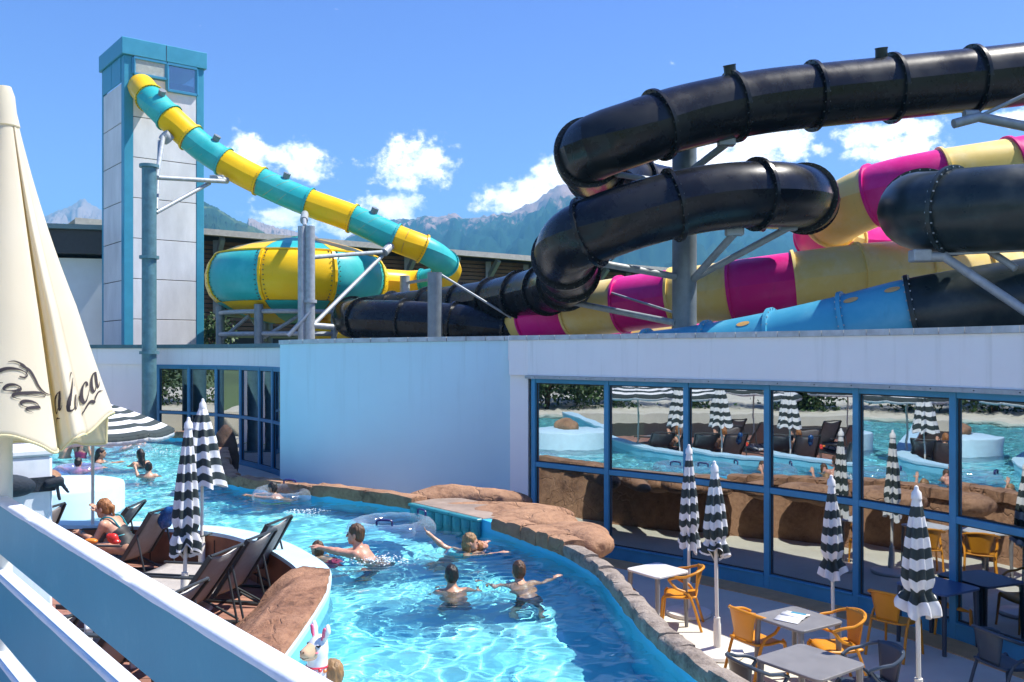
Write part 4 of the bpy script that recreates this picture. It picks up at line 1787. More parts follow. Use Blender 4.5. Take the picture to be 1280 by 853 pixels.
def tube_at(root, path, cuts, r, colf, n=28, flange=.07, flm=None, bolts=0):
    fr = frames(path)
    for k, (a, b) in enumerate(zip(cuts, cuts[1:])):
        vs, fs = [], []
        for i in range(a, b + 1):
            p, t, s, q = fr[i]
            for j in range(n):
                an = 2 * math.pi * j / n
                rr = r + (.012 if j in (0, n // 2) else 0)
                vs.append(p + s * (math.cos(an) * rr) + q * (math.sin(an) * rr))
        for i in range(b - a):
            for j in range(n):
                j1 = (j + 1) % n
                fs.append((i * n + j, i * n + j1, (i + 1) * n + j1, (i + 1) * n + j))
        mb = MB()
        mb.raw(vs, fs)
        mb.build('tube_segment', colf(k), root, smooth=True, angle=22)
        p, t, s, q = fr[b]
        mb = MB()
        vs, fs = [], []
        for j in range(36):
            an = 2 * math.pi * j / 36
            e = s * math.cos(an) + q * math.sin(an)
            for (rr, x) in ((r - .02, -.035), (r + flange, -.035), (r + flange, .035), (r - .02, .035)):
                vs.append(p + e * rr + t * x)
        for j in range(36):
            j1 = (j + 1) % 36
            for i in range(4):
                i1 = (i + 1) % 4
                fs.append((j * 4 + i, j1 * 4 + i, j1 * 4 + i1, j * 4 + i1))
        mb.raw(vs, fs)
        fo = mb.build('flange', colf(k), root, smooth=True, angle=30)
        if bolts:
            mb = MB()
            for j in range(bolts):
                an = 2 * math.pi * (j + .5) / bolts
                e = s * math.cos(an) + q * math.sin(an)
                for sg in (-1, 1):
                    mb.beam(p + e * (r + flange * .6) + t * (sg * .03), p + e * (r + flange * .6) + t * (sg * .055), .024, .024)
            mb.build('bolts', M_STEEL, fo)['kind'] = 'stuff'
    return fr


rest = len(tmp) - 1 - ib
cuts = [0] + brk + [ib] + [ib + int(rest * u) for u in (.2, .4, .6, .8)] + [len(tmp) - 1]
fr3 = tube_at(S3, tmp, cuts, .68, col3, flange=.07, bolts=26)
M_DOT = mat("orange_dot", (.62, .36, .12), .4)
for xx in (1124, 1080, 945, 835):
    i = min(range(ib, len(tmp)), key=lambda i: abs(tmp[i].x / tmp[i].y * F + CX - xx))
    p, t, s, q = fr3[i]
    vs = []
    a0 = R(48)
    for rr in (0, 1):
        for j in range(14):
            an = 2 * math.pi * j / 14
            da, dt = .065 * math.sin(an) * rr, .13 * math.cos(an) * rr
            e = -s * math.cos(a0 + da / .68) + q * math.sin(a0 + da / .68)
            if e.dot(Vector((0, -1, 0))) < 0:
                e = s * math.cos(a0 + da / .68) + q * math.sin(a0 + da / .68)
            vs.append(p + e * .688 + t * dt)
    fs = [(14 + j, 14 + (j + 1) % 14, (j + 1) % 14, j) for j in range(14)]
    mb = MB()
    mb.raw(vs, fs)
    mb.build('orange_dot', M_DOT, S3)

# magenta and cream slide behind
S4 = empty('tube_slide', (0, 0, 0), 0, 'magenta and cream yellow banded tube slide winding behind the black tubes', 'water slide')
pts4 = [P(1500, 168, 21), P(1380, 186, 21), P(1280, 210, 21), P(1180, 226, 21.2), P(1110, 240, 21.6), P(1068, 256, 22.3), P(1030, 282, 23.6), P(1040, 300, 25.4), P(1100, 305, 26.8), P(1180, 305, 27.2), P(1245, 312, 26.4),
        P(1262, 326, 24.6), P(1235, 336, 23.0), P(1180, 340, 22.2), P(1100, 341, 22.0), P(1000, 352, 22.2), P(900, 365, 22.9), P(800, 378, 24), P(720, 390, 25.2), P(670, 400, 26.4), P(655, 409, 28), P(700, 416, 29.5),
        P(760, 420, 30), P(860, 424, 30), P(960, 430, 30)]
_t4 = catmull(pts4, .22)
_turn = min(range(len(_t4)), key=lambda i: (_t4[i] - pts4[12]).length)
_cols = []
for _c in range(0, len(_t4) - 1, 7):
    _q = _t4[min(len(_t4) - 1, _c + 3)]
    _px = _q.x / _q.y * F + CX
    if _c + 3 > _turn - 8 and _px > 1016:
        _cols.append(M_CREAM)                       # the long cream stretch on the lower run
    else:
        _cols.append(M_CREAM if _cols and _cols[-1] is M_MAG else M_MAG)
path4, fr4 = tube_slide(S4, pts4, .76, 1.54, lambda k: _cols[min(k, len(_cols) - 1)], flange=.06, n=30)

# ------------------------------------------------------------------ steel columns and struts
def strut(root, p, q, r, name='strut', m=None):
    mb = MB()
    mb.tube([p, q], r, 10)
    return mb.build(name, m or M_STEEL, root, smooth=True, angle=40)


def column(label, px, dist, ytop, zbase, r, m, collars=(), grp=None):
    q = P(px, ytop, dist)
    o = empty('steel_column', (q.x, q.y, zbase), 0, label, 'column', grp)
    mb = MB()
    mb.tube([(0, 0, 0), (0, 0, q.z - zbase)], r, 24)
    mb.build('shaft', m, o, smooth=True, angle=40)
    for y in collars:
        z = P(px, y, dist).z - zbase
        mb = MB()
        mb.tube([(0, 0, z - .05), (0, 0, z + .05)], r * 1.35, 24)
        mb.build('collar', m, o, smooth=True, angle=40)
    mb = MB()
    mb.tube([(0, 0, .0), (0, 0, .04)], r * 1.9, 24)
    mb.build('base_plate', m, o, smooth=True, angle=40)
    return o, Vector((q.x, q.y, zbase))


def rel(o, v):
    return v - o.location


# big grey column carrying the black spiral
c1, b1 = column('thick grey round column between the loops of the black tube slide', 855.5, 19.6, 182, 3.45, .27, M_STEELD, (246,))
M_ST2 = mat("strut_steel", (.34, .38, .40), .5, metal=.15, var=.2)
for (x0, y0, dd0, x1, y1, dd1, rr) in ((845, 346, 19.5, 715, 323, 18.3, .075), (845, 404, 19.5, 705, 376, 22.5, .075), (864, 352, 19.5, 918, 292, 17.9, .08), (868, 348, 19.5, 985, 285, 18.5, .075),
                                  (862, 215, 19.5, 908, 180, 18.4, .08), (850, 230, 19.5, 770, 218, 18.3, .06), (846, 392, 19.5, 760, 365, 24, .03), (838, 268, 19.0, 740, 322, 19, .025), (836, 262, 19.0, 748, 340, 21, .02)):
    strut(c1, rel(c1, P(x0, y0, dd0)), rel(c1, P(x1, y1, dd1)), rr, 'strut', M_ST2)
for (x, y, dd) in ((918, 290, 17.9), (985, 284, 18.5), (908, 178, 18.4), (715, 322, 18.3), (706, 375, 22.5)):
    mb = MB()
    mb.box(rel(c1, P(x, y, dd)), (.36, .2, .16))
    mb.build('saddle', M_ST2, c1, bevel=.02)
# frame under the black-blue slide, and the arm at the right edge
c2 = empty('slide_bracket', P(1215, 345, 14.6), 0, 'grey steel bracket propping the weathered black tube above the parapet', 'bracket')
for (x0, y0, d_, x1, y1, e_, rr) in ((1150, 322, 14.6, 1182, 321, 14.5, .085), (1180, 321, 14.5, 1310, 408, 13.6, .075), (1228, 308, 14.6, 1270, 336, 14.2, .06), (1180, 318, 14.5, 1300, 312, 14.0, .025), (1310, 405, 13.6, 1330, 470, 13.6, .08)):
    strut(c2, rel(c2, P(x0, y0, d_)), rel(c2, P(x1, y1, e_)), rr, 'strut', M_ST2)
mb = MB(); mb.box(rel(c2, P(1150, 320, 14.6)), (.3, .25, .2)); mb.build('saddle', M_ST2, c2, bevel=.02)
c3 = empty('slide_bracket', P(1240, 150, 18.2), 0, 'grey steel arm reaching under the highest black tube', 'bracket')
for (x0, y0, d_, x1, y1, e_, rr) in ((1192, 155, 18.3, 1226, 146, 18.3, .10), (1226, 147, 18.3, 1330, 168, 18.2, .10), (1230, 143, 18.3, 1330, 96, 17.8, .04), (1205, 143, 18.4, 1222, 143, 18.4, .09), (1330, 168, 18.2, 1342, 470, 18.2, .2)):
    strut(c3, rel(c3, P(x0, y0, d_)), rel(c3, P(x1, y1, e_)), rr, 'strut', M_ST2)
# tall column beside the tower
c4, b4 = column('tall teal grey column with collars standing before the slide tower', 186.5, 29.5, 206, 0.0, .235, M_POLE_TEAL, (322, 441, 208))
for (x0, y0, d_, x1, y1, e_, rr) in ((196, 222, 29.6, 204, 172, 32.3, .08), (194, 222, 29.6, 280, 227, 32.2, .08), (195, 266, 29.6, 262, 229, 31.8, .07), (270, 224, 32.1, 284, 226, 32.6, .12), (204, 170, 32.3, 210, 176, 32.5, .12), (196, 262, 29.6, 199, 176, 32.2, .05)):
    strut(c4, rel(c4, P(x0, y0, d_)), rel(c4, P(x1, y1, e_)), rr)
mb = MB(); mb.tube([rel(c4, P(204, 168, 32.4)), rel(c4, P(212, 176, 32.6))], .22, 12); mb.build('saddle', M_STEEL, c4, smooth=True)
mb = MB(); mb.box(rel(c4, P(272, 224, 32.4)), (.5, .3, .25)); mb.build('saddle', M_STEEL, c4, bevel=.02)
# twin column in front of the bowl
c5, b5 = column('twin grey steel columns in front of the bowl slide', 387, 28.5, 283, 3.45, .17, M_STEEL, (377,))
q = rel(c5, P(377, 283, 28.4))
mb = MB(); mb.tube([(q.x, q.y, 0), (q.x, q.y, q.z)], .12, 16); mb.build('shaft', M_STEEL, c5, smooth=True)
for (x0, y0, d_, x1, y1, e_, rr) in ((381, 283, 28.4, 380, 270, 32.0, .07), (388, 322, 28.4, 482, 315, 32.4, .075), (388, 410, 28.4, 478, 320, 32.3, .075), (388, 390, 28.4, 360, 420, 28.2, .07), (390, 407, 28.5, 416, 409, 29, .10), (480, 316, 32.2, 488, 308, 32.6, .16), (380, 276, 30.5, 381, 268, 32.4, .14)):
    strut(c5, rel(c5, P(x0, y0, d_)), rel(c5, P(x1, y1, e_)), rr)
# short stub columns by the lower black loop
c6, b6 = column('short thick grey column stub above the lower black loop', 543.5, 26.0, 341, 3.45, .215, M_STEELD)
strut(c6, rel(c6, P(552, 344, 26.0)), rel(c6, P(640, 398, 26.2)), .035)
c7, b7 = column('slim grey column stub beside the bowl outlet', 506, 33.8, 345, 3.45, .19, M_STEEL)
strut(c7, rel(c7, P(506, 354, 33.7)), rel(c7, P(536, 350, 33.4)), .06)

# ------------------------------------------------------------------ timber hall behind the slides
HL = empty('timber_hall', (0, 0, 0), 0, 'long timber slatted hall with a pale roof edge behind the bowl slide', 'building')
ha, hb = P(205, 440, 42.0), P(760, 440, 55.0)
zr0, zr1 = EYE + 150 / F * 42.0, EYE + 105 / F * 55.0
M_TIMB = mat("brown_slat", (.16, .095, .058), .75, var=.3, vscale=4, stretch=(1, 1, 6))
M_ROOFE = mat("pale_roof_edge", (.55, .52, .46), .6, var=.15)
ht = (hb - ha).normalized()
hn = Vector((ht.y, -ht.x, 0))


def hp(u, z, o=0.0):
    q = ha.lerp(hb, u) + hn * o
    return (q.x, q.y, z)


zr = lambda u: zr0 + (zr1 - zr0) * u
mb = MB(); mb.beam(hp(-.15, zr(-.15) - .05, 1.6), hp(1.15, zr(1.15) - .05, 1.6), .25, .28); mb.build('roof_edge', M_ROOFE, HL)
mb = MB()
mb.raw([hp(-.15, zr(-.15) + .06, 1.5), hp(1.15, zr(1.15) + .06, 1.5), hp(1.15, zr(1.15) + 1.6, -9), hp(-.15, zr(-.15) + .9, -9),
        hp(-.15, zr(-.15) - .12, 1.5), hp(1.15, zr(1.15) - .12, 1.5), hp(1.15, zr(1.15) + 1.3, -9), hp(-.15, zr(-.15) + .6, -9)],
       [(0, 1, 2, 3), (7, 6, 5, 4), (0, 4, 5, 1), (1, 5, 6, 2), (2, 6, 7, 3), (3, 7, 4, 0)])
mb.build('roof', mat("hall_roof", (.34, .26, .15), .7, var=.2), HL)
mb = MB()
mb.raw([hp(-.15, -.3, -.2), hp(1.15, -.3, -.2), hp(1.15, zr(1.15) + .1, -.2), hp(-.15, zr(-.15) + .1, -.2), hp(-.15, -.3, -.4), hp(1.15, -.3, -.4), hp(1.15, zr(1.15) + .1, -.4), hp(-.15, zr(-.15) + .1, -.4)], [(0, 1, 2, 3), (7, 6, 5, 4), (0, 4, 5, 1), (1, 5, 6, 2), (2, 6, 7, 3), (3, 7, 4, 0)])
mb.build('wall', M_DARK, HL)
zz = 4.75
while zz < zr0 - .15:
    u1 = min(1.15, max(.05, (zr0 - .25 - zz) / max(1e-3, zr0 - zr1))) if zz > zr1 - .3 else 1.15
    mb = MB()
    mb.beam(hp(-.15, zz, 0), hp(u1, zz, 0), .09, .17)
    mb.build('slat', M_TIMB, HL)
    zz += .22
for k in range(14):
    u = -.1 + 1.25 * k / 13
    mb = MB()
    mb.beam(hp(u, 0, .25), hp(u, zr(u) - .25, .25), .35, .3)
    mb.build('post', M_STEELD, HL)
    mb = MB()
    mb.beam(hp(u, zr(u) - 1.2, .3), hp(u, zr(u) - .25, 1.45), .22, .3)
    mb.build('bracket', M_STEELD, HL)
# pale building left of the tower
BH = empty('bath_house', (0, 0, 0), 0, 'pale grey flat roofed building with dark fascia left of the slide tower', 'building')
l0, l1 = P(-120, 440, 36), P(150, 440, 38)
lt = (l1 - l0)
mb = MB(); mb.prism([(l0.x, l0.y), (l1.x, l1.y), (l1.x, l1.y + 8), (l0.x, l0.y + 8)], 0, 7.6); mb.build('wall', mat("pale_wall", (.78, .84, .86), .7, var=.1, vscale=.6), BH)
mb = MB(); mb.prism([(l0.x, l0.y - .6), (l1.x, l1.y - .6), (l1.x, l1.y + 8), (l0.x, l0.y + 8)], 7.75, 8.75); mb.build('fascia', mat("dark_fascia", (.03, .035, .04), .5, var=.2), BH)
mb = MB(); mb.prism([(l0.x, l0.y - .8), (l1.x, l1.y - .8), (l1.x, l1.y + 8), (l0.x, l0.y + 8)], 8.752, 8.95); mb.build('roof_edge', mat("teal_grey_edge", (.16, .25, .26), .5), BH)

# ------------------------------------------------------------------ parasols
M_SW = mat("parasol_white", (.74, .75, .76), .8, var=.06, vscale=9, bump=.15, bscale=120)
M_SD = mat("parasol_slate", (.030, .046, .048), .8, var=.2, vscale=9, bump=.15, bscale=120)
M_PWHITE = mat("white_powder_coat", (.72, .70, .64), .4, var=.06)
M_PTIP = mat("white_plastic", (.76, .76, .76), .35)


def closed_parasol(name, label, loc, total, canopy, rmax, group, seed, tie=.75, spread=1.0, base=True, lean=0.0):
    """a folded striped parasol: total height, canopy length, widest radius"""
    rng = random.Random(seed)
    root = empty(name, loc, rng.uniform(0, 6), label, 'parasol', group)
    mb = MB()
    mb.tube([(0, 0, .02), (0, 0, total - canopy * .3)], .022, 12)
    mb.build('pole', M_PWHITE, root, smooth=True)
    if base:
        mb = MB()
        mb.lathe([(.0, 0.0), (.30, 0.0), (.315, .02), (.30, .05), (.12, .075), (.045, .09), (.045, .36), (.038, .38), (.038, .44), (.0, .44)], 32)
        mb.build('base', M_PWHITE, root, smooth=True)
    # folded cloth: rows of stripes down the length, pleats round it
    n, rows = 48, 44
    vs, fs, mi = [], [], []
    pl = 7
    ph = rng.uniform(0, 6)
    for i in range(rows + 1):
        v = i / rows
        z = total - .06 - v * (canopy - .06)
        r = .035 + rmax * spread * (v ** .8) * .55
        if v > tie:
            u = (v - tie) / (1 - tie)
            r = r * (.93 - .22 * math.exp(-((v - tie) / .04) ** 2)) * (1 + .12 * math.sin(u * 2.2 + seed))
        else:
            r *= 1 - .29 * math.exp(-((v - tie) / .07) ** 2)
        am = .30 * min(1, v * 2.5) + (.16 if v > tie else 0)
        for j in range(n):
            a = 2 * math.pi * j / n
            rr = r * (1 + am * math.sin(pl * a + ph + .9 * math.sin(3 * v + seed)) + .12 * am * math.sin(13 * a + 5 * v + seed))
            zz = z + .03 * v * math.sin(pl * a + ph + 1.2) + (.13 * math.sin(a + seed) + .05 * math.sin(3 * a + 2 * seed)) * max(0, v - tie) * 3.2
            vs.append((rr * math.cos(a), rr * math.sin(a) * .9, zz))
    mb = MB()
    for i in range(rows):
        band = int(i / rows * (canopy / .105))
        m = M_SW if band % 2 == 0 else M_SD
        k = mb.mi(m)
        for j in range(n):
            j1 = (j + 1) % n
            fs.append((i * n + j, (i + 1) * n + j, (i + 1) * n + j1, i * n + j1))
            mi.append(k)
    mb.v, mb.f, mb.m = vs, fs, mi
    o = mb.build('canopy', None, root, smooth=True, angle=180)
    mb = MB()
    zt = total - .06 - tie * (canopy - .06)
    mb.tube([(math.cos(2 * math.pi * j / 16) * rmax * .31 * spread, math.sin(2 * math.pi * j / 16) * rmax * .28 * spread, zt + .01 * math.sin(j)) for j in range(16)], .010, 6, None, closed=True)
    mb.build('tie_strap', M_SD, root, smooth=True)
    mb = MB()
    mb.lathe([(.05, -.09), (.045, -.03), (.022, .0), (.018, .03), (.0, .04)], 14, (0, 0, total))
    mb.build('finial', M_PTIP, root, smooth=True)
    root.rotation_euler = (R(rng.uniform(-1.4, 1.4)), R(rng.uniform(-1.4, 1.4)), rng.uniform(0, 6))
    return root


def top_at(px, ytop, base):
    """height of something over base whose tip shows at ytop"""
    return P(px, ytop, base.y).z - base.z


GP = 'folded striped parasols on the patio'
for (px, ybase, ytop, lab, sd, cl, tie, sp) in (
        (861, 768, 559, 'folded striped parasol on the patio behind the small white table', 3, 1.36, .86, .9),
        (897, 818, 580, 'folded striped parasol with white dish base between the orange chairs', 4, 1.08, .84, 1.0),
        (1042, 812, 597, 'folded striped parasol behind the grey table with a magazine', 5, 1.15, .86, .9),
        (1149, 905, 612, 'folded striped parasol in front of the navy table and orange chairs', 6, 1.16, .86, 1.0)):
    b_ = G(px, ybase, 0.0)
    h_ = top_at(px, ytop, b_)
    closed_parasol('folded_parasol', lab, b_, h_, cl, .21, None, sd, tie, sp)
for (px, ybase, ytop, lab, sd, cl, tie, sp) in (
        (252, 712, 502, 'half folded striped parasol with loose canopy on the sun deck', 8, 1.15, 1.6, 2.0),
        (230, 764, 526, 'tightly tied striped parasol on the sun deck beside the half folded one', 9, 1.52, .84, 1.0)):
    b_ = G(px, ybase, DECK_Z)
    h_ = top_at(px, ytop, b_)
    closed_parasol('folded_parasol', lab, b_, h_, cl, .21, None, sd, tie, sp)


def open_parasol(label, loc, total, rad, rise, rz=0.0, group=None):
    root = empty('open_parasol', loc, rz, label, 'parasol', group)
    mb = MB()
    mb.tube([(0, 0, 0.02), (0, 0, total - .1)], .022, 12)
    mb.build('pole', M_PWHITE, root, smooth=True)
    mb = MB()
    mb.lathe([(.0, 0.0), (.30, 0.0), (.315, .02), (.30, .05), (.12, .075), (.045, .09), (.045, .36), (.0, .37)], 32)
    mb.build('base', M_PWHITE, root, smooth=True)
    # eight gores, stripes running straight across each gore
    rows = 24
    mb = MB()
    vs, fs, mi = [], [], []
    for g in range(8):
        a0, a1 = 2 * math.pi * g / 8, 2 * math.pi * (g + 1) / 8
        o0 = len(vs)
        for i in range(rows + 1):
            v = i / rows
            r = rad * v
            z = total - rise * v ** 1.35
            p0 = Vector((math.cos(a0) * r, math.sin(a0) * r, z))
            p1 = Vector((math.cos(a1) * r, math.sin(a1) * r, z))
            for j in range(7):
                u = j / 6
                q = p0.lerp(p1, u)
                q.z -= .035 * v * 4 * u * (1 - u)
                vs.append(q)
        for i in range(rows):
            m = M_SW if int(i / rows * 12) % 2 == 0 else M_SD
            k = mb.mi(m)
            for j in range(6):
                fs.append((o0 + i * 7 + j, o0 + (i + 1) * 7 + j, o0 + (i + 1) * 7 + j + 1, o0 + i * 7 + j + 1))
                mi.append(k)
        # valance
        o1 = len(vs)
        for j in range(13):
            u = j / 12
            q0 = Vector((math.cos(a0) * rad, math.sin(a0) * rad, total - rise))
            q1 = Vector((math.cos(a1) * rad, math.sin(a1) * rad, total - rise))
            q = q0.lerp(q1, u)
            q.z -= .035 * 4 * u * (1 - u)
            w = 1 + .008 * math.sin(j * 2.4)
            for dz in (0, -.055, -.11):
                vs.append((q.x * w, q.y * w, q.z + dz))
        for j in range(12):
            for s in range(2):
                k = mb.mi(M_SD if s == 0 else M_SW)
                b0 = o1 + j * 3 + s
                fs.append((b0, b0 + 3, b0 + 4, b0 + 1))
                mi.append(k)
    mb.v, mb.f, mb.m = vs, fs, mi
    o = mb.build('canopy', None, root, smooth=True, angle=12)
    sm = o.modifiers.new('cloth', 'SOLIDIFY')
    sm.thickness = .004
    for g in range(8):
        a = 2 * math.pi * g / 8
        pts = [Vector((math.cos(a) * rad * v, math.sin(a) * rad * v, total - rise * v ** 1.35 - .014)) for v in (0.02, .25, .5, .75, 1)]
        mb = MB()
        mb.tube(pts, .007, 6)
        mb.build('rib', M_PWHITE, root)
    mb = MB()
    mb.lathe([(.05, -.02), (.04, .02), (.02, .06), (.0, .07)], 14, (0, 0, total))
    mb.build('finial', M_PTIP, root, smooth=True)
    return root


b_ = G(116, 700, DECK_Z)
open_parasol('open striped parasol with slate and white bands over the loungers', b_, top_at(116, 503, b_) + .02, 1.08, .42, .35)
for (x, y, lab) in ((-6.2, 7.4, 'open striped parasol standing among the loungers behind the fence'), (-4.3, 5.0, 'open striped parasol close under the terrace wall'), (-9.3, 9.6, 'open striped parasol at the far end of the sun deck')):
    open_parasol(lab, (x, y, DECK_Z), 2.25, 1.15, .45, .2)

# ------------------------------------------------------------------ cream parasol with script lettering
def parchment():
    m = bpy.data.materials.new("cream_cloth")
    m.use_nodes = True
    t = NT(m.node_tree)
    t.n.clear()
    out = t.add('ShaderNodeOutputMaterial')
    df = t.add('ShaderNodeBsdfDiffuse')
    tl = t.add('ShaderNodeBsdfTranslucent')
    tc = t.add('ShaderNodeTexCoord')
    n = t.noise(tc.outputs['Object'], 3.0, 5, .55)
    c = t.ramp(n, [(.3, (.88, .83, .72, 1)), (.7, (.92, .89, .81, 1))])
    t.l.new(c, df.inputs[0])
    tl.inputs[0].default_value = (.92, .83, .60, 1)
    bn = t.add('ShaderNodeBump')
    bn.inputs['Strength'].default_value = .12
    bn.inputs['Distance'].default_value = .01
    t.l.new(t.noise(tc.outputs['Object'], 14, 4, .5), bn.inputs['Height'])
    t.l.new(bn.outputs[0], df.inputs['Normal'])
    mx = t.add('ShaderNodeMixShader')
    mx.inputs[0].default_value = .5
    t.l.new(df.outputs[0], mx.inputs[1])
    t.l.new(tl.outputs[0], mx.inputs[2])
    t.l.new(mx.outputs[0], out.inputs[0])
    return m


M_CLOTH = parchment()
cpx, cpd = 6.0, 3.35
cb = P(cpx, 440, cpd)
CP = empty('cream_parasol', (cb.x, cb.y, 1.2), 0, 'folded cream parasol with dark script lettering beside the white post', 'parasol')
ztop_ = P(0, 130, cpd).z - 1.2
Hc = 1.235


# outline of the folded canopy near the hem, seen from above: x to the right and y towards the camera
RADB = .375
OUT = [(-.95, -.30), (-1.0, .10), (-.82, .38), (-.60, .30), (-.45, .62), (-.20, .80), (.08, .86), (.30, .83), (.425, .76), (.445, .66), (.43, .45), (.47, .36), (.485, .50), (.50, .60),
       (.555, .64), (.575, .70), (.62, .71), (.67, .63), (.70, .52), (.715, .40), (.74, .39), (.83, .33), (.92, .25), (1.0, .13), (.99, -.02), (.90, -.15), (.72, -.20), (.62, -.42), (.40, -.62), (.05, -.72), (-.20, -.6), (-.5, -.66), (-.8, -.5)]
OUTC = catmull([Vector((x, y, 0)) for x, y in OUT + [OUT[0]]], .016)[:-1]
NOUT = len(OUTC)
cdir = Vector((-cb.x, -cb.y, 0)).normalized()
rdir = Vector((-cdir.y, cdir.x, 0))


def cloth_p(t, v, off=0.0):
    """t: place along the outline (index), v: 0 at the top, 1 at the hem"""
    i = int(math.floor(t)) % NOUT
    a_, b_ = OUTC[i], OUTC[(i + 1) % NOUT]
    q = a_.lerp(b_, t - math.floor(t))
    tg = (b_ - a_).normalized()
    nn = Vector((-tg.y, tg.x, 0))
    if nn.dot(q) < 0 and q.length > .9:
        nn = -nn
    rad = .05 + (RADB - .05) * v ** 1.03
    w = min(1, .25 + v * 1.25)
    cir = q.normalized() * .72
    p = cir.lerp(q, w) * rad + nn * off
    wav = 0.0
    for (cx_, cw, am) in ((1.0, .28, -.085), (.44, .10, .035), (.05, .3, -.03), (-.5, .4, -.02), (.62, .06, .0)):
        wav += am * math.exp(-((q.x - cx_) / cw) ** 2) * (1 if q.y > -.1 else .3)
    if q.y < -.1:
        wav += .05
    z = ztop_ - .045 - v * (Hc + wav * v * v)
    z -= .01 * math.sin(t * .15) * v
    return rdir * p.x + cdir * p.y + Vector((0, 0, z))


def out_at(x, front=True):
    """outline index nearest to a given x on the side of the camera"""
    return min((i for i in range(NOUT) if OUTC[i].y > .05), key=lambda i: abs(OUTC[i].x - x))


n, rows = NOUT, 60
vs, fs = [], []
for i in range(rows + 1):
    for j in range(n):
        vs.append(cloth_p(j, i / rows))
for i in range(rows):
    for j in range(n):
        j1 = (j + 1) % n
        fs.append((i * n + j, (i + 1) * n + j, (i + 1) * n + j1, i * n + j1))
mb = MB()
mb.raw(vs, fs)
o = mb.build('canopy', M_CLOTH, CP, smooth=True, angle=180)
sm = o.modifiers.new('cloth', 'SOLIDIFY')
sm.thickness = .0025
hem = MB()
hem.tube([cloth_p(j, 1.0) for j in range(n)], .005, 6, None, closed=True)
hem.build('hem', mat("cream_hem", (.66, .58, .34), .8), CP, smooth=True)
mb = MB()
mb.lathe([(.0, .07), (.022, .065), (.034, .03), (.040, -.03), (.052, -.085), (.045, -.09)], 24, (0, 0, ztop_))
mb.build('top_cap', M_CLOTH, CP, smooth=True)
mb = MB()
mb.tube([(0, 0, -.55), (0, 0, ztop_ - .05)], .027, 16)
mb.build('pole', M_PWHITE, CP, smooth=True)
mb = MB()
mb.lathe([(.0, -.5), (.26, -.5), (.27, -.46), (.05, -.42), (.05, -.2), (0, -.2)], 28)
mb.build('base', M_PWHITE, CP, smooth=True)
M_INK = mat("script_ink", (.03, .022, .028), .7)


def brush(strokes, place, name, wscale=1.0):
    """calligraphic strokes: lists of (x, y, width); place maps (x, y) in letter units to the cloth"""
    for st in strokes:
        pts = [Vector((p[0], p[1], p[2])) for p in st]
        sm_ = catmull(pts, .035)
        vs, fs = [], []
        for i, p in enumerate(sm_):
            a_, b_ = sm_[max(0, i - 1)], sm_[min(len(sm_) - 1, i + 1)]
            t = Vector((b_.x - a_.x, b_.y - a_.y)).normalized()
            nn = Vector((-t.y, t.x))
            w = max(.008, p.z) * .5 * wscale
            vs.append(place(p.x + nn.x * w, p.y + nn.y * w))
            vs.append(place(p.x - nn.x * w, p.y - nn.y * w))
        for i in range(len(sm_) - 1):
            fs.append((2 * i, 2 * i + 1, 2 * i + 3, 2 * i + 2))
        mb = MB()
        mb.raw(vs, fs)
        o = mb.build(name, M_INK, CP)


# letter shapes, x-height 1, slanted script
def sl(l, dx=0.0):
    return [(x + dx + .30 * y, y, w) for x, y, w in l]


A_ = [[(.62, .82, .03), (.45, 1.0, .08), (.18, .82, .16), (.03, .42, .22), (.10, .08, .18), (.28, .02, .08), (.50, .30, .04), (.68, .75, .03)],
      [(.66, 1.0, .20), (.60, .62, .22), (.55, .25, .20), (.60, .03, .14), (.74, .06, .06), (.90, .26, .03)]]
Cs = [[(.60, .70, .16), (.62, .86, .14), (.48, 1.0, .08), (.20, .82, .16), (.03, .42, .24), (.12, .05, .20), (.34, .0, .10), (.60, .22, .04), (.74, .42, .03)]]
O_ = [[(.40, 1.0, .06), (.14, .80, .16), (.02, .40, .22), (.12, .03, .17), (.34, .06, .06), (.54, .40, .14), (.55, .80, .18), (.38, .98, .06), (.42, .78, .03), (.74, .72, .03)]]
L_ = [[(.02, .35, .03), (.30, .95, .05), (.62, 1.75, .05), (.58, 2.05, .06), (.36, 1.85, .14), (.16, 1.05, .22), (.05, .30, .22), (.14, .02, .14), (.34, .10, .05), (.5, .3, .03)]]
CAPC = [[(1.0, 1.50, .12), (1.12, 1.80, .10), (.95, 2.10, .06), (.55, 1.95, .12), (.18, 1.30, .24), (.06, .60, .30), (.22, .06, .24), (.62, .0, .12), (1.0, .35, .04)],
        [(1.02, 1.95, .03), (.70, 2.30, .07), (.30, 2.40, .16), (-.10, 2.15, .10), (-.22, 1.75, .03)]]
TAIL = [[(-.25, -.62, .02), (.25, -.36, .10), (.75, -.26, .15), (1.10, -.52, .17), (1.22, -.60, .03)], [(1.1, -.56, .03), (1.35, -.34, .12), (1.75, -.26, .10), (2.25, -.42, .02)]]
SWOOSH = [[(-.9, 2.0, .20), (-.2, 2.35, .26), (.5, 2.1, .22), (1.2, 1.7, .22), (1.8, 1.78, .14), (2.5, 2.25, .03)]]


_acc = [0.0]
for i in range(NOUT):
    _acc.append(_acc[-1] + (OUTC[(i + 1) % NOUT] - OUTC[i]).length)
OUTDIR = 1 if OUTC[out_at(.3)].x < OUTC[(out_at(.3) + 3) % NOUT].x else -1


def cloth_map(x0, v0, unit, rot=0.0):
    """letter units -> cloth: x runs along the cloth to the right, y up; rot tilts the line"""
    ca, sa = math.cos(R(rot)), math.sin(R(rot))
    i0 = out_at(x0)

    def f(x, y):
        X = (x * ca - y * sa) * unit
        Y = (x * sa + y * ca) * unit
        v = v0 - Y / Hc
        rad = .05 + (RADB - .05) * v ** 1.03
        return cloth_p(i0 + OUTDIR * X / rad / .016, v, .0035)
    return f


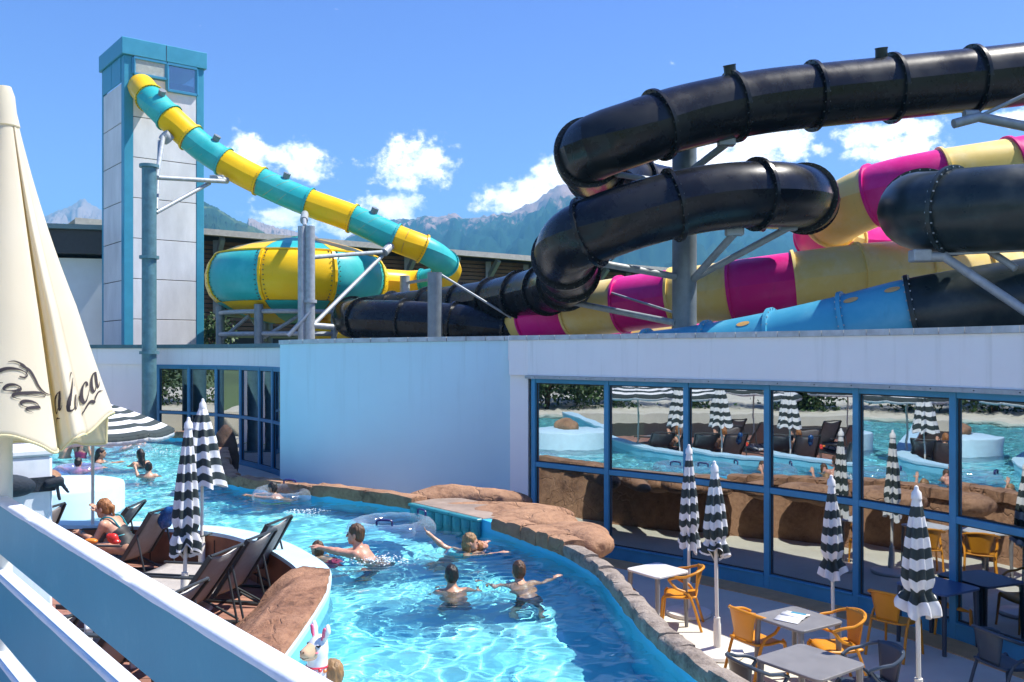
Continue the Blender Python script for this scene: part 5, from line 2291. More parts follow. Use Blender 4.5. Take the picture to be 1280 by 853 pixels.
# right gore: "ca" with the flourish below, the capital lost in the fold
m1 = cloth_map(.745, .905, .064, 13)
for dx, L in ((-.05, Cs), (.72, A_)):
    brush([sl([(p[0] * .85, p[1], p[2]) for p in s], dx) for s in L], m1, 'lettering')
brush([sl([(p[0] * .75, p[1], p[2]) for p in s], -.1) for s in TAIL], m1, 'lettering')
m2 = cloth_map(.585, .915, .060, -6)
brush([sl([(p[0] * .62, p[1], p[2]) for p in s], -.1) for s in CAPC], m2, 'lettering', .7)
brush([sl([(p[0] * .62, p[1], p[2]) for p in s], .42) for s in O_], m2, 'lettering', .7)
m3 = cloth_map(.492, .90, .060, 10)
brush([sl([(p[0] * .62, p[1], p[2]) for p in s], .0) for s in A_], m3, 'lettering', .8)
brush([sl([(p[0] * .5, p[1], p[2]) for p in TAIL[1]], -.75)], m3, 'lettering')
# front gore: "Cola" running down to the right
m4 = cloth_map(-.02, .855, .050, -40)
brush([sl(s, .0) for s in O_] + [sl(s, .72) for s in L_] + [sl(s, 1.35) for s in A_], m4, 'lettering')
brush([sl(s, -1.3) for s in CAPC], m4, 'lettering')
brush([[(p[0] * .8 + .3, p[1] * .55 + 1.15, p[2]) for p in SWOOSH[0]]], m4, 'lettering', .8)

# ------------------------------------------------------------------ loungers
M_LFRAME = mat("lounger_frame", (.055, .062, .066), .4, metal=.3, var=.2, vscale=6)
M_SLING = mat("sling_mesh", (.27, .255, .245), .8, var=.12, vscale=12, bump=.3, bscale=160)
M_SLING2 = mat("pale_sling", (.42, .385, .345), .8, var=.1, vscale=12, bump=.3, bscale=160)


def lounger(label, loc, rz, back=58, group=None, seat_pale=False):
    """folding sun lounger: local +y is the foot end, the back rises at -y"""
    root = empty('sun_lounger', loc, rz, label, 'sun lounger', group)
    w = .30
    zs = .27
    bl_ = .76
    ba = R(back)
    hinge = Vector((0, -.35, zs))
    topv = hinge + Vector((0, -math.cos(ba) * bl_, math.sin(ba) * bl_))
    # slings
    def sheet(p, q, sag, m, name, lip=0.0):
        vs, fs = [], []
        for i in range(13):
            u = i / 12
            c = p.lerp(q, u)
            nrm = Vector((0, (q - p).z, -(q - p).y)).normalized()
            for j in range(9):
                v = j / 8 * 2 - 1
                dip = sag * (1 - v * v) * (.25 + .75 * math.sin(math.pi * min(1, u * .9 + .05)))
                edge = -.05 * (1 - v * v) * max(0, (u - .93) / .07) if lip else 0
                pt = c + Vector((v * (w - .012), 0, 0)) + nrm * (dip if nrm.z < 0 else -dip) + (q - p).normalized() * edge
                vs.append(pt)
        for i in range(12):
            for j in range(8):
                fs.append((i * 9 + j, i * 9 + j + 1, (i + 1) * 9 + j + 1, (i + 1) * 9 + j))
        mb = MB()
        mb.raw(vs, fs)
        o = mb.build(name, m, root, smooth=True, angle=60)
        s_ = o.modifiers.new('cloth', 'SOLIDIFY')
        s_.thickness = .004
        return o
    sheet(hinge, topv, .05, M_SLING, 'back_sling', .05)
    sheet(hinge + Vector((0, .02, 0)), Vector((0, 1.0, zs - .02)), .04, M_SLING2 if seat_pale else M_SLING, 'seat_sling')
    for s in (-1, 1):
        x = Vector((s * w, 0, 0))
        mb = MB(); mb.beam(hinge + x, Vector((s * w, 1.05, zs - .02)), .028, .05); mb.build('seat_rail', M_LFRAME, root, bevel=.006)
        mb = MB(); mb.beam(hinge + x + Vector((s * .001, 0, .005)), topv + x, .03, .055, up=(0, 1, .3)); mb.build('back_rail', M_LFRAME, root, bevel=.006)
        mb = MB(); mb.tube([Vector((s * (w - .03), .75, zs - .03)), Vector((s * (w - .03), .95, .012))], .014, 8); mb.build('leg', M_LFRAME, root, smooth=True)
        mb = MB(); mb.tube([hinge + Vector((s * (w - .03), .25, -.02)), Vector((s * (w - .03), -.62, .03))], .014, 8); mb.build('leg', M_LFRAME, root, smooth=True)
        mb = MB(); mb.tube([hinge + Vector((s * (w + .02), -math.cos(ba) * bl_ * .55, math.sin(ba) * bl_ * .55)), Vector((s * (w + .02), -.72, .03))], .013, 8); mb.build('leg', M_LFRAME, root, smooth=True)
        mb = MB(); mb.beam((s * (w + .03), -.95, .016), (s * (w + .03), .98, .016), .035, .03); mb.build('floor_rail', M_LFRAME, root, bevel=.005)
        mb = MB(); mb.beam(hinge + Vector((s * (w + .035), -.02, .20)), hinge + Vector((s * (w + .035), .42, .19)), .05, .022); mb.build('armrest', M_LFRAME, root, bevel=.006)
    mb = MB(); mb.tube([topv + Vector((-w, 0, 0)), topv + Vector((w, 0, 0))], .016, 8); mb.build('top_bar', M_LFRAME, root, smooth=True)
    # white edge piping of the head end
    mb = MB()
    e = (topv - hinge).normalized()
    mb.tube([topv + Vector((x * (w - .03), 0.02, 0)) - e * (.03 + .07 * (1 - x * x)) for x in (-1, -.7, -.35, 0, .35, .7, 1)], .008, 6)
    mb.build('head_piping', M_PWHITE, root, smooth=True)
    return root


for (x, y, a, bk, pale, lab) in (
        (-5.27, 11.62, 78, 57, False, 'sun lounger under the seated woman, a blue swim bag on its back'),
        (-5.95, 12.02, 92, 52, False, 'empty sun lounger close to the coping behind the seated woman'),
        (-6.55, 11.3, 86, 66, False, 'sun lounger in the shade of the open striped parasol beside the white post'),
        (-3.74, 9.36, 76, 54, True, 'lounger of the row of three by the brown deck wall, next to the tied parasol'),
        (-3.53, 10.03, 76, 57, True, 'middle sun lounger of the row of three in front of the brown deck wall'),
        (-3.5, 10.74, 77, 60, True, 'sun lounger of the row of three closest to the curved brown deck wall'),
        (-3.70, 8.06, 76, 50, False, 'reclined sun lounger whose head end just shows over the board fence'),
        (-4.27, 6.9, 76, 54, True, 'sun lounger seen through the fence gap on the post side of the side table'),
        (-3.78, 7.42, 76, 54, True, 'sun lounger seen through the fence gap behind the white side table')):
    lounger(lab, (x, y, DECK_Z), R(a), bk, seat_pale=pale)
for (x, y, a, lab) in ((-5.3, 7.2, 70, 'sun lounger under the parasol behind the fence'), (-6.9, 6.9, 72, 'sun lounger on the far side of the parasol behind the fence'),
                       (-8.8, 9.9, 62, 'sun lounger in the far corner of the sun deck'), (-9.9, 10.4, 62, 'last sun lounger beside the far parasol')):
    lounger(lab, (x, y, DECK_Z), R(a), 56)
# blue swim bag on the lounger
M_BAGB = mat("blue_vinyl", (.012, .075, .24), .25, var=.4, vscale=8)
q = P(206, 650, 11.42)
V, Fc, T = implicit([dict(c=(0, 0, 0), r=(.10, .06, .12), k=.04), dict(c=(.06, .0, .10), r=(.10, .05, .07), k=.04), dict(c=(.10, .02, .12), r=(.05, .05, .06), k=.03)], .014)
V[:, 2] += .008 * np.sin(V[:, 0] * 60)
o = np_mesh('swim_bag', V, Fc, M_BAGB)
o.location = q
tag(o, 'crumpled dark blue swim bag hanging over a lounger back', 'bag')

# white side table behind the fence
g = G(136, 832, DECK_Z)
stb = empty('side_table', g, .5, 'small white plastic side table between loungers behind the fence', 'table')
mb = MB(); mb.box((0, 0, .43), (.42, .42, .03)); mb.build('top', M_PTIP, stb, bevel=.01)
for sx in (-1, 1):
    for sy in (-1, 1):
        mb = MB(); mb.beam((sx * .17, sy * .17, .415), (sx * .19, sy * .19, 0), .05, .05); mb.build('leg', M_PTIP, stb, bevel=.006)

# ------------------------------------------------------------------ patio furniture
M_ORANGE = mat("ochre_plastic", (.62, .245, .010), .42, var=.08, vscale=5)
M_NAVYP = mat("navy_plastic", (.035, .055, .085), .42, var=.1)
M_TGREY = mat("taupe_grey_plastic", (.20, .195, .20), .42, var=.1)
M_TWHITE = mat("white_laminate", (.62, .63, .64), .35, var=.05)


def chair(label, loc, rz, m, group=None):
    """moulded garden chair with a hooped armrest; faces local +y"""
    root = empty('garden_chair', loc, rz, label, 'chair', group)
    # seat
    vs, fs = [], []
    for i in range(11):
        v = i / 10
        y = -.20 + .43 * v
        for j in range(9):
            u = j / 8 * 2 - 1
            x = u * (.20 + .025 * v)
            z = .445 - .02 * math.sin(math.pi * v) - .012 * (1 - u * u) - (.05 * max(0, (v - .8) / .2) ** 2)
            vs.append((x, y, z))
    for i in range(10):
        for j in range(8):
            fs.append((i * 9 + j, i * 9 + j + 1, (i + 1) * 9 + j + 1, (i + 1) * 9 + j))
    mb = MB(); mb.raw(vs, fs)
    o = mb.build('seat', m, root, smooth=True)
    s_ = o.modifiers.new('shell', 'SOLIDIFY'); s_.thickness = .022
    # back shell
    vs, fs = [], []
    for i in range(11):
        v = i / 10
        z = .44 + .34 * v
        hw = .125 + .075 * v
        for j in range(9):
            u = j / 8 * 2 - 1
            x = u * hw
            y = -.195 - .085 * v + .07 * v * u * u
            vs.append((x, y, z))
    for i in range(10):
        for j in range(8):
            fs.append((i * 9 + j, i * 9 + j + 1, (i + 1) * 9 + j + 1, (i + 1) * 9 + j))
    mb = MB(); mb.raw(vs, fs)
    o = mb.build('backrest', m, root, smooth=True)
    s_ = o.modifiers.new('shell', 'SOLIDIFY'); s_.thickness = .014
    # hoop: from one arm end round the back to the other, then down to the seat corner
    pts = []
    for k in range(21):
        a = math.pi * (k / 20)
        pts.append(Vector((.265 * math.cos(a), -.06 - .225 * math.sin(a), .70 + .085 * math.sin(a))))
    pts = [Vector((.235, .155, .645)), Vector((.262, .06, .685))] + pts + [Vector((-.262, .06, .685)), Vector((-.235, .155, .645))]
    mb = MB(); mb.tube(catmull(pts, .03), .017, 8)
    mb.build('armrest', m, root, smooth=True)
    for s in (-1, 1):
        mb = MB(); mb.tube(catmull([Vector((s * .237, .15, .647)), Vector((s * .235, .05, .54)), Vector((s * .215, -.12, .44)), Vector((s * .225, -.27, 0.0))], .05), [.016] * 99 if False else .017, 8)
        mb.build('leg', m, root, smooth=True)
        mb = MB(); mb.tube([Vector((s * .20, .20, .43)), Vector((s * .205, .225, .40)), Vector((s * .225, .26, 0))], [.02, .02, .014], 8)
        mb.build('leg', m, root, smooth=True)
    return root


def table(label, loc, rz, mtop, mleg, size=.72, h=.735):
    root = empty('patio_table', loc, rz, label, 'table')
    c = .07
    hs_ = size / 2
    poly = []
    for (sx, sy) in ((1, 1), (-1, 1), (-1, -1), (1, -1)):
        for k in range(5):
            a = math.atan2(sy, sx) - R(45) + R(90) * k / 4
            poly.append((sx * (hs_ - c) + math.cos(a) * c, sy * (hs_ - c) + math.sin(a) * c))
    mb = MB(); mb.prism(poly, h - .028, h)
    mb.build('top', mtop, root, bevel=.005)
    for sx in (-1, 1):
        for sy in (-1, 1):
            mb = MB()
            mb.tube([(sx * (hs_ - .05), sy * (hs_ - .05), h - .03), (sx * (hs_ - .035), sy * (hs_ - .035), 0)], [.032, .024], 10)
            mb.build('leg', mleg, root, smooth=True, angle=50)
    return root


t1 = G(815, 795, 0) ; t1 = P(817, 0, 0) if False else G(818, 793, 0)
table('small table with white top and grey legs beside the pool edging', G(822, 782, 0), .62, M_TWHITE, M_TGREY, .60)
table('grey table with a white magazine on it, orange chairs at both sides', G(997, 858, 0), .55, M_TGREY, M_TGREY, .68)
table('plain grey table in front of the grey table with the magazine', G(1012, 925, 0), .62, M_TGREY, M_TGREY, .72)
table('navy table between two orange chairs by the windows', G(1172, 806, 0), .5, mat("navy_top", (.05, .10, .22), .4), M_NAVYP, .70)
chair('ochre chair tucked against the small white topped table', G(852, 782, 0), R(75), M_ORANGE)
chair('ochre chair on the parasol side of the table with the magazine', G(945, 846, 0), R(-60), M_ORANGE)
chair('ochre chair on the window side of the table with the magazine', G(1046, 856, 0), R(95), M_ORANGE)
chair('ochre chair turned from the camera at the navy table', G(1118, 818, 0), R(-48), M_ORANGE)
chair('ochre chair between the navy table and the window', G(1203, 795, 0), R(128), M_ORANGE)
chair('dark grey chair at the plain grey table, next to the pool edging', G(948, 925, 0), R(-70), M_NAVYP)
chair('dark grey chair on the far side of the plain grey table', G(1088, 912, 0), R(100), M_NAVYP)
chair('dark grey chair beside the last window with no orange chair near', G(1256, 880, 0), R(-75), M_NAVYP)
chair('dark grey chair standing behind the pole of the front parasol', G(1330, 905, 0), R(60), M_NAVYP)
# magazine
g = G(992, 858, 0)
q = P(990, 784, g.y)
mg = empty('magazine', (q.x, q.y, .738), .9, 'open white magazine lying on the grey patio table', 'magazine')
for s in (-1, 1):
    vs = []
    for i in range(7):
        u = i / 6
        for y in (-.13, .13):
            vs.append((s * u * .19, y, .006 + .02 * math.sin(math.pi * min(1, u * 1.3)) * (1 - u)))
    mb = MB(); mb.raw(vs, [(2 * i, 2 * i + 1, 2 * i + 3, 2 * i + 2) for i in range(6)])
    o = mb.build('page', mat("paper", (.78, .78, .76), .6), mg, smooth=True)
    s_ = o.modifiers.new('thick', 'SOLIDIFY'); s_.thickness = .005
mb = MB(); mb.box((.12, -.02, .017), (.1, .16, .003)); mb.build('printed_panel', mat("print_blue", (.06, .25, .36), .5), mg)

# ------------------------------------------------------------------ people
def skin(name, col):
    m = mat(name, col, .4, var=.22, vscale=9)
    b = m.node_tree.nodes['Principled BSDF']
    b.inputs['Subsurface Weight'].default_value = .12
    b.inputs['Subsurface Radius'].default_value = (.02, .008, .005)
    return m


SK = [skin("skin_fair", (.60, .33, .22)), skin("skin_tan", (.46, .24, .15)), skin("skin_pink", (.58, .29, .20))]


def hairm(name, c):
    return mat(name, c, .45, var=.45, vscale=30, bump=.5, bscale=70, stretch=(1, 1, .25))


HA = {'dark': hairm("hair_dark", (.018, .012, .010)), 'brown': hairm("hair_brown", (.10, .048, .022)), 'ginger': hairm("hair_ginger", (.34, .14, .045)), 'fair': hairm("hair_fair", (.30, .17, .07))}
M_EYE = mat("eye_dark", (.02, .015, .012), .2)
M_LIP = mat("lip", (.42, .13, .10), .45)
SUITS = {'black': mat("suit_black", (.014, .015, .018), .6), 'navy': mat("suit_navy", (.015, .02, .04), .6), 'pattern': mat("suit_pattern", (.6, .55, .52), .6, col2=(.05, .04, .04), vscale=40),
         'teal': mat("suit_teal", (.02, .26, .30), .5), 'pink': mat("suit_pink", (.4, .05, .14), .6)}


def hand_prims(w, d, up, s, curl=.25):
    """palm, four unequal bent fingers and a thumb; w wrist, d pointing direction, up back of the hand"""
    d = np.array(d, float); d /= np.linalg.norm(d)
    up = np.array(up, float); up -= d * (up @ d); up /= max(1e-6, np.linalg.norm(up))
    side = np.cross(d, up)
    out = [dict(a=w, b=w + d * .05 * s, r1=.024 * s, r2=.03 * s, k=.015), dict(a=w + d * .03 * s + side * .018 * s, b=w + d * .08 * s + side * .022 * s, r1=.018 * s, r2=.016 * s, k=.01),
           dict(a=w + d * .03 * s - side * .018 * s, b=w + d * .08 * s - side * .022 * s, r1=.018 * s, r2=.016 * s, k=.01)]
    for i, (o, l) in enumerate(((-.030, .055), (-.010, .072), (.010, .068), (.030, .056))):
        k0 = w + d * .085 * s + side * o * s
        k1 = k0 + (d * math.cos(curl) - up * math.sin(curl)) * l * .55 * s
        k2 = k1 + (d * math.cos(curl * 2.4) - up * math.sin(curl * 2.4)) * l * .5 * s
        out += [dict(a=k0, b=k1, r1=.0095 * s, r2=.0088 * s, k=.004), dict(a=k1, b=k2, r1=.0088 * s, r2=.0075 * s, k=.004)]
    t0 = w + d * .03 * s + side * -.028 * s
    t1 = t0 + (d * .6 - side * .75 - up * .2) * .045 * s
    out += [dict(a=t0, b=t1, r1=.012 * s, r2=.010 * s, k=.006), dict(a=t1, b=t1 + d * .032 * s, r1=.010 * s, r2=.008 * s, k=.004)]
    return out


def person(label, loc, yaw, s=1.0, head=(0, .02, .20), lean=20, arms=(), legs=(), hair='dark', style='short', suit=None, sk=0, h=.012, pitch=0.0, pelvis=None, neck=None, group=None, face=True):
    """upright body in local axes: +y where the face looks, +x to the person's right, z up from loc"""
    H = np.array(head, float)
    cp, sp = math.cos(R(pitch)), math.sin(R(pitch))
    RM = np.array([[1, 0, 0], [0, cp, -sp], [0, sp, cp]])          # tilts the head back with pitch

    def hd(x, y, z):
        return H + RM @ (np.array([x, y, z]) * s)
    N = np.array(neck, float) if neck is not None else H + np.array([0, -.035, -.165]) * s
    td = np.array([0, -math.sin(R(lean)), -math.cos(R(lean))])
    fw = np.array([0, math.cos(R(lean)), -math.sin(R(lean))])
    PV = np.array(pelvis, float) if pelvis is not None else N + td * .50 * s
    td = (PV - N) / np.linalg.norm(PV - N)
    fw = np.cross(td, np.array([1, 0, 0])) * -1
    if fw[1] < 0 and fw[2] < 0.5 and abs(fw[1]) > .3:
        fw = -fw
    TL = np.linalg.norm(PV - N)
    M = np.stack([np.array([1, 0, 0]), fw, -td], 1)
    pr = []
    add = pr.append
    S = .165 * s
    sh = [N + td * .055 * s + np.array([sg * S, 0, 0]) for sg in (-1, 1)]
    st = 1 if suit in ('black', 'pattern', 'pink', 'teal') else 0
    add(dict(a=sh[0], b=sh[1], r1=.055 * s, r2=.055 * s, k=.05))
    add(dict(a=N + td * .0, b=N + td * .10 * s, r1=.06 * s, r2=.09 * s, k=.05))
    add(dict(c=N + td * TL * .36, r=(.155 * s, .105 * s, .17 * s), M=M, k=.06, tag=0))
    add(dict(c=N + td * TL * .52, r=(.150 * s, .11 * s, .12 * s), M=M, k=.04, tag=st))
    add(dict(a=N + td * TL * .6, b=N + td * TL * .85, r1=.118 * s, r2=.125 * s, k=.06, tag=st))
    add(dict(c=PV, r=(.165 * s, .12 * s, .13 * s), M=M, k=.06, tag=1 if suit else 0))
    add(dict(a=hd(0, -.025, -.055), b=N + td * .02, r1=.052 * s, r2=.06 * s, k=.03))
    add(dict(c=hd(0, -.012, .022), r=(.076 * s, .096 * s, .100 * s), M=RM, k=.02))
    add(dict(a=hd(0, .030, -.030), b=hd(0, .052, -.085), r1=.060 * s, r2=.036 * s, k=.03))
    add(dict(a=hd(-.03, .03, -.06), b=hd(.03, .03, -.06), r1=.038 * s, r2=.038 * s, k=.03))
    if face:
        for sg in (-1, 1):
            add(dict(c=hd(sg * .031, .098, .004), r=(.017 * s, .016 * s, .011 * s), k=.01, sub=True))
            add(dict(c=hd(sg * .080, -.012, -.012), r=(.012 * s, .022 * s, .032 * s), M=RM, k=.008))
        add(dict(a=hd(0, .086, .012), b=hd(0, .108, -.024), r1=.010 * s, r2=.014 * s, k=.012))
        add(dict(a=hd(-.016, .084, -.058), b=hd(.016, .084, -.058), r1=.009 * s, r2=.009 * s, k=.008))
    for (sg, el, wr, up) in arms:
        so = sh[0] if sg < 0 else sh[1]
        el, wr = np.array(el, float), np.array(wr, float)
        add(dict(a=so, b=el, r1=.05 * s, r2=.038 * s, k=.035))
        add(dict(a=el, b=el + (wr - el) * .4, r1=.040 * s, r2=.038 * s, k=.02))
        add(dict(a=el + (wr - el) * .35, b=wr, r1=.038 * s, r2=.025 * s, k=.02))
        pr.extend(hand_prims(wr, wr - el, up, s))
    for (sg, kn, an) in legs:
        hp_ = PV + np.array([sg * .085 * s, 0, 0]) + td * .03
        kn, an = np.array(kn, float), np.array(an, float)
        if abs(loc[2] - WATER_Z) < .01:
            an[2] = max(an[2], -.84)
            kn[2] = max(kn[2], -.66)
        mid = hp_ + (kn - hp_) * .45
        add(dict(a=hp_, b=mid, r1=.088 * s, r2=.075 * s, k=.04, tag=1 if suit == 'navy' else 0))
        add(dict(a=mid, b=kn, r1=.075 * s, r2=.052 * s, k=.03, tag=1 if suit == 'navy' else 0))
        cf = kn + (an - kn) * .35
        add(dict(a=kn, b=cf, r1=.052 * s, r2=.054 * s, k=.02))
        add(dict(a=cf, b=an, r1=.054 * s, r2=.033 * s, k=.02))
        add(dict(a=an, b=an + np.array([0, .15 * s, -.04 * s]), r1=.036 * s, r2=.024 * s, k=.02))
    V, Fc, T = implicit(pr, h)
    ft_ = np.array([np.bincount(T[f], minlength=2).argmax() for f in Fc]) if suit else None
    mats = [SK[sk]] + ([SUITS[suit]] if suit else [])
    o = np_mesh('person', V, Fc, mats, None, ft_)
    o.location = loc
    o.rotation_euler = (0, 0, R(yaw))
    tag(o, label, 'person', group)
    # hair: a cap over the skull, open at the face
    hp = [dict(c=hd(0, -.020, .034), r=(.082 * s, .101 * s, .102 * s), M=RM, k=.02), dict(c=hd(0, -.055, -.02), r=(.073 * s, .060 * s, .075 * s), M=RM, k=.03)]
    if style == 'long':
        hp += [dict(a=hd(0, -.07, .0), b=N + np.array([0, -.075, .0]) * s, r1=.07 * s, r2=.062 * s, k=.04), dict(a=N + np.array([0, -.08, .0]) * s, b=N + td * .20 * s - fw * .10 * s, r1=.062 * s, r2=.03 * s, k=.04)]
    if style == 'tail':
        hp += [dict(c=hd(0, -.115, .0), r=(.035 * s, .04 * s, .045 * s), k=.02), dict(a=hd(0, -.125, .0), b=hd(0, -.135, -.10), r1=.034 * s, r2=.014 * s, k=.02)]
    if style == 'bun':
        hp += [dict(c=hd(0, -.10, .085), r=(.045 * s, .045 * s, .04 * s), k=.02)]
    if style == 'bob':
        hp += [dict(a=hd(-.05, -.04, -.03), b=hd(-.055, -.03, -.11), r1=.045 * s, r2=.03 * s, k=.03), dict(a=hd(.05, -.04, -.03), b=hd(.055, -.03, -.11), r1=.045 * s, r2=.03 * s, k=.03), dict(a=hd(0, -.08, -.03), b=hd(0, -.08, -.12), r1=.05 * s, r2=.04 * s, k=.03)]
    hp += [dict(c=hd(0, .092, -.055), r=(.074 * s, .085 * s, .11 * s), M=RM, k=.012, sub=True)]
    V, Fc, T = implicit(hp, h * .8)
    n = vnoise(V * np.array([1, 1, .4]), 40, 2, 3)
    V = V + ((V - np.array(hd(0, -.02, .0))) / .1) * (n * .008)[:, None]
    np_mesh('hair', V, Fc, HA[hair], o)
    if face:
        for sg in (-1, 1):
            mb = MB()
            e = hd(sg * .031, .087, .004)
            mb.lathe([(.0, -.008 * s), (.009 * s, -.005 * s), (.011 * s, 0), (.009 * s, .005 * s), (.0, .008 * s)], 10, e)
            mb.build('eye', M_EYE, o, smooth=True)
            mb = MB()
            mb.tube([hd(sg * .016, .092, .022), hd(sg * .032, .093, .028), hd(sg * .05, .080, .022)], .0035 * s, 6)
            mb.build('eyebrow', HA[hair], o, smooth=True)
        mb = MB()
        mb.tube([hd(-.022, .088, -.058), hd(0, .096, -.056), hd(.022, .088, -.058)], [.003 * s, .006 * s, .003 * s], 6)
        mb.build('lips', M_LIP, o, smooth=True)
    return o


def wat(px, py):
    g = G(px, py, WATER_Z)
    return (g.x, g.y, g.z)


UPV = (0, 0, 1)
SW = 'bathers in the pool'
# man reaching to a child
person('bare chested man in the pool holding a child with outstretched arms', wat(460, 698), 82, 1.06, (0, .17, .30), 35,
       [(-1, (-.14, .36, .10), (-.10, .60, .14), UPV), (1, (.16, .36, .03), (.08, .62, .09), UPV)], [(-1, (-.1, -.02, -.72), (-.1, -.1, -1.05)), (1, (.1, .02, -.72), (.1, -.05, -1.05))],
       'brown', 'short', 'navy', 2)
person('small child with brown hair held by the man in the pool', wat(396, 694), 70, .80, (0, .0, .085), 40, [(-1, (-.2, .1, -.12), (-.16, .25, -.06), UPV)], (), 'brown', 'bob', 'pink', 0)
person('woman with fair wet hair reaching one arm back to the clear ring', wat(584, 688), -84, .98, (0, .05, .105), 34,
       [(-1, (-.20, -.30, .0), (-.22, -.48, .16), (0, -1, .2)), (1, (.22, .22, -.05), (.20, .42, -.01), UPV)], [(-1, (-.1, -.35, -.75), (-.1, -.5, -1.05)), (1, (.1, -.3, -.75), (.1, -.45, -1.05))],
       'fair', 'bob', 'navy', 0)
person('child floating face up in front of the fair haired woman', wat(602, 686), -60, .72, (0, .0, .035), 80, [(-1, (-.2, .05, -.06), (-.24, .18, .0), UPV)], (), 'ginger', 'short', 'teal', 2, pitch=55)
person('short haired boy turned away, shoulders just above the pool water', wat(568, 737), 14, .90, (-.02, .08, .145), 34,
       [(1, (.27, .02, -.13), (.33, .20, -.17), UPV), (-1, (-.22, .14, -.22), (-.10, .34, -.24), UPV)], [(-1, (-.12, -.05, -.62), (-.1, .1, -.9)), (1, (.12, -.05, -.6), (.1, .15, -.88))],
       'dark', 'short', 'navy', 1)
person('boy in dark trunks swimming away with both arms spread out', wat(651, 729), 14, .92, (0, .10, .12), 56,
       [(-1, (-.28, .02, -.09), (-.40, .16, -.03), UPV), (1, (.29, .04, -.09), (.44, .14, -.02), UPV)], [(-1, (-.12, -.30, -.62), (-.12, -.3, -.95)), (1, (.12, -.34, -.6), (.14, -.4, -.92))],
       'brown', 'short', 'navy', 0)
person('dark haired child leaning on the clear ring with a purple handle', wat(343, 622), 84, .85, (0, .05, .17), 50, [(-1, (-.16, .24, .02), (-.14, .44, .05), UPV), (1, (.18, .22, .02), (.2, .4, .02), UPV)], (), 'dark', 'short', None, 1, .014)
person('child with light brown hair beside the inflatable llama', tuple(Vector(P(414, 842, 6.75)) - Vector((0, 0, .0))), 60, .86, (0, 0, 0), 20, [(-1, (-.22, .15, -.22), (-.15, .32, -.1), UPV), (1, (.22, .15, -.25), (.2, .3, -.2), UPV)],
       (), 'fair', 'short', None, 0, .011)
# the far group
person('tall bather seen from behind under the striped parasol edge', wat(82, 571), 10, 1.05, (0, .0, .60), 4, [(-1, (-.24, .05, .12), (-.2, .25, .2), UPV), (1, (.25, .0, .1), (.22, .1, -.1), UPV)], (), 'dark', 'short', None, 0, .018)
person('bather with long brown hair down her back beside the tall bather', wat(103, 571), -12, 1.0, (0, .0, .52), 4, [(-1, (-.23, .05, .08), (-.2, .2, .1), UPV), (1, (.23, .0, .05), (.22, .15, .0), UPV)], (), 'brown', 'long', 'pink', 0, .018)
person('dark haired boy resting both arms on the purple ring', wat(98, 592), 8, .9, (0, .0, .24), 10, [(-1, (-.28, .12, .06), (-.42, .22, .10), UPV), (1, (.28, .12, .06), (.42, .2, .08), UPV)], (), 'dark', 'short', None, 2, .015)
person('woman with long dark hair smiling in profile in the far pool', wat(127, 578), -78, 1.0, (0, .0, .22), 14, [(1, (.2, .18, -.04), (.1, .42, -.0), UPV), (-1, (-.2, .18, -.08), (-.1, .36, -.05), UPV)], (), 'dark', 'long', None, 1, .016)
person('woman with long dark hair turned away in the far pool', wat(175, 582), 50, .98, (0, .0, .26), 12, [(-1, (-.24, .05, -.02), (-.18, .25, -.06), UPV), (1, (.24, .05, -.05), (.2, .2, -.1), UPV)], (), 'dark', 'long', 'black', 1, .016)
person('child with black hair bun and patterned suit in the far pool', wat(186, 596), 14, .85, (0, .0, .20), 10, [(-1, (-.22, .02, .0), (-.28, .12, .16), (0, -1, 0)), (1, (.22, .05, -.08), (.2, .2, -.1), UPV)], (), 'dark', 'bun', 'pattern', 0, .014)
person('distant bather chest deep near the back wall', wat(127, 557), 80, 1.0, (0, .0, .16), 30, [(1, (.2, .2, -.02), (.1, .45, .0), UPV)], (), 'dark', 'short', None, 0, .02)
person('distant bather lying in a clear ring near the back wall', wat(158, 563), -60, 1.0, (0, .0, .24), 30, [(1, (.3, .1, .1), (.4, .2, .25), UPV), (-1, (-.3, .1, .05), (-.4, .2, .1), UPV)], (), 'brown', 'short', None, 0, .02)
person('distant dark haired bather by the far pool edge', wat(173, 555), 30, 1.0, (0, .0, .16), 20, [(1, (.2, .2, -.02), (.1, .45, .0), UPV)], (), 'dark', 'short', None, 1, .02)
# seated woman on the lounger
wl = (-5.03, 11.52, DECK_Z + .42)
sw = person('seated woman with red blonde ponytail and black swimsuit with teal trim', wl, 82, 1.0, (0, .345, .47), 30,
            [(-1, (-.20, .34, .08), (-.10, .60, .16), UPV), (1, (.22, .30, .12), (.16, .52, .40), (0, -1, 0))],
            [(-1, (-.20, .42, -.0), (-.14, .36, -.38)), (1, (.20, .42, .02), (.14, .40, -.36))], 'ginger', 'tail', 'black', 0, .010, pitch=-8, pelvis=(0, 0, 0), neck=(0, .27, .33))
for (pts, nm) in (([(-.09, .33, .33), (-.10, .27, .37), (-.10, .16, .36), (-.08, .06, .24)], 'strap'), ([(.09, .33, .33), (.10, .27, .37), (.10, .16, .36), (.08, .06, .24)], 'strap'),
                  ([(-.155, .20, .17), (-.10, .075, .22), (0, .045, .23), (.10, .075, .22), (.155, .20, .17)], 'trim'), ([(-.16, .14, .12), (-.10, .02, .15), (0, -.01, .155), (.10, .02, .15), (.16, .14, .12)], 'trim')):
    mb = MB()
    mb.tube(catmull([Vector(p) for p in pts], .03), .011, 6)
    mb.build(nm, SUITS['teal'], sw, smooth=True)
mb = MB()
mb.tube([(-.10 + .033 * math.cos(a), .575 , .155 + .033 * math.sin(a)) for a in [2 * math.pi * k / 12 for k in range(12)]], .007, 6, None, closed=True)
mb.build('wristband', SUITS['teal'], sw, smooth=True)

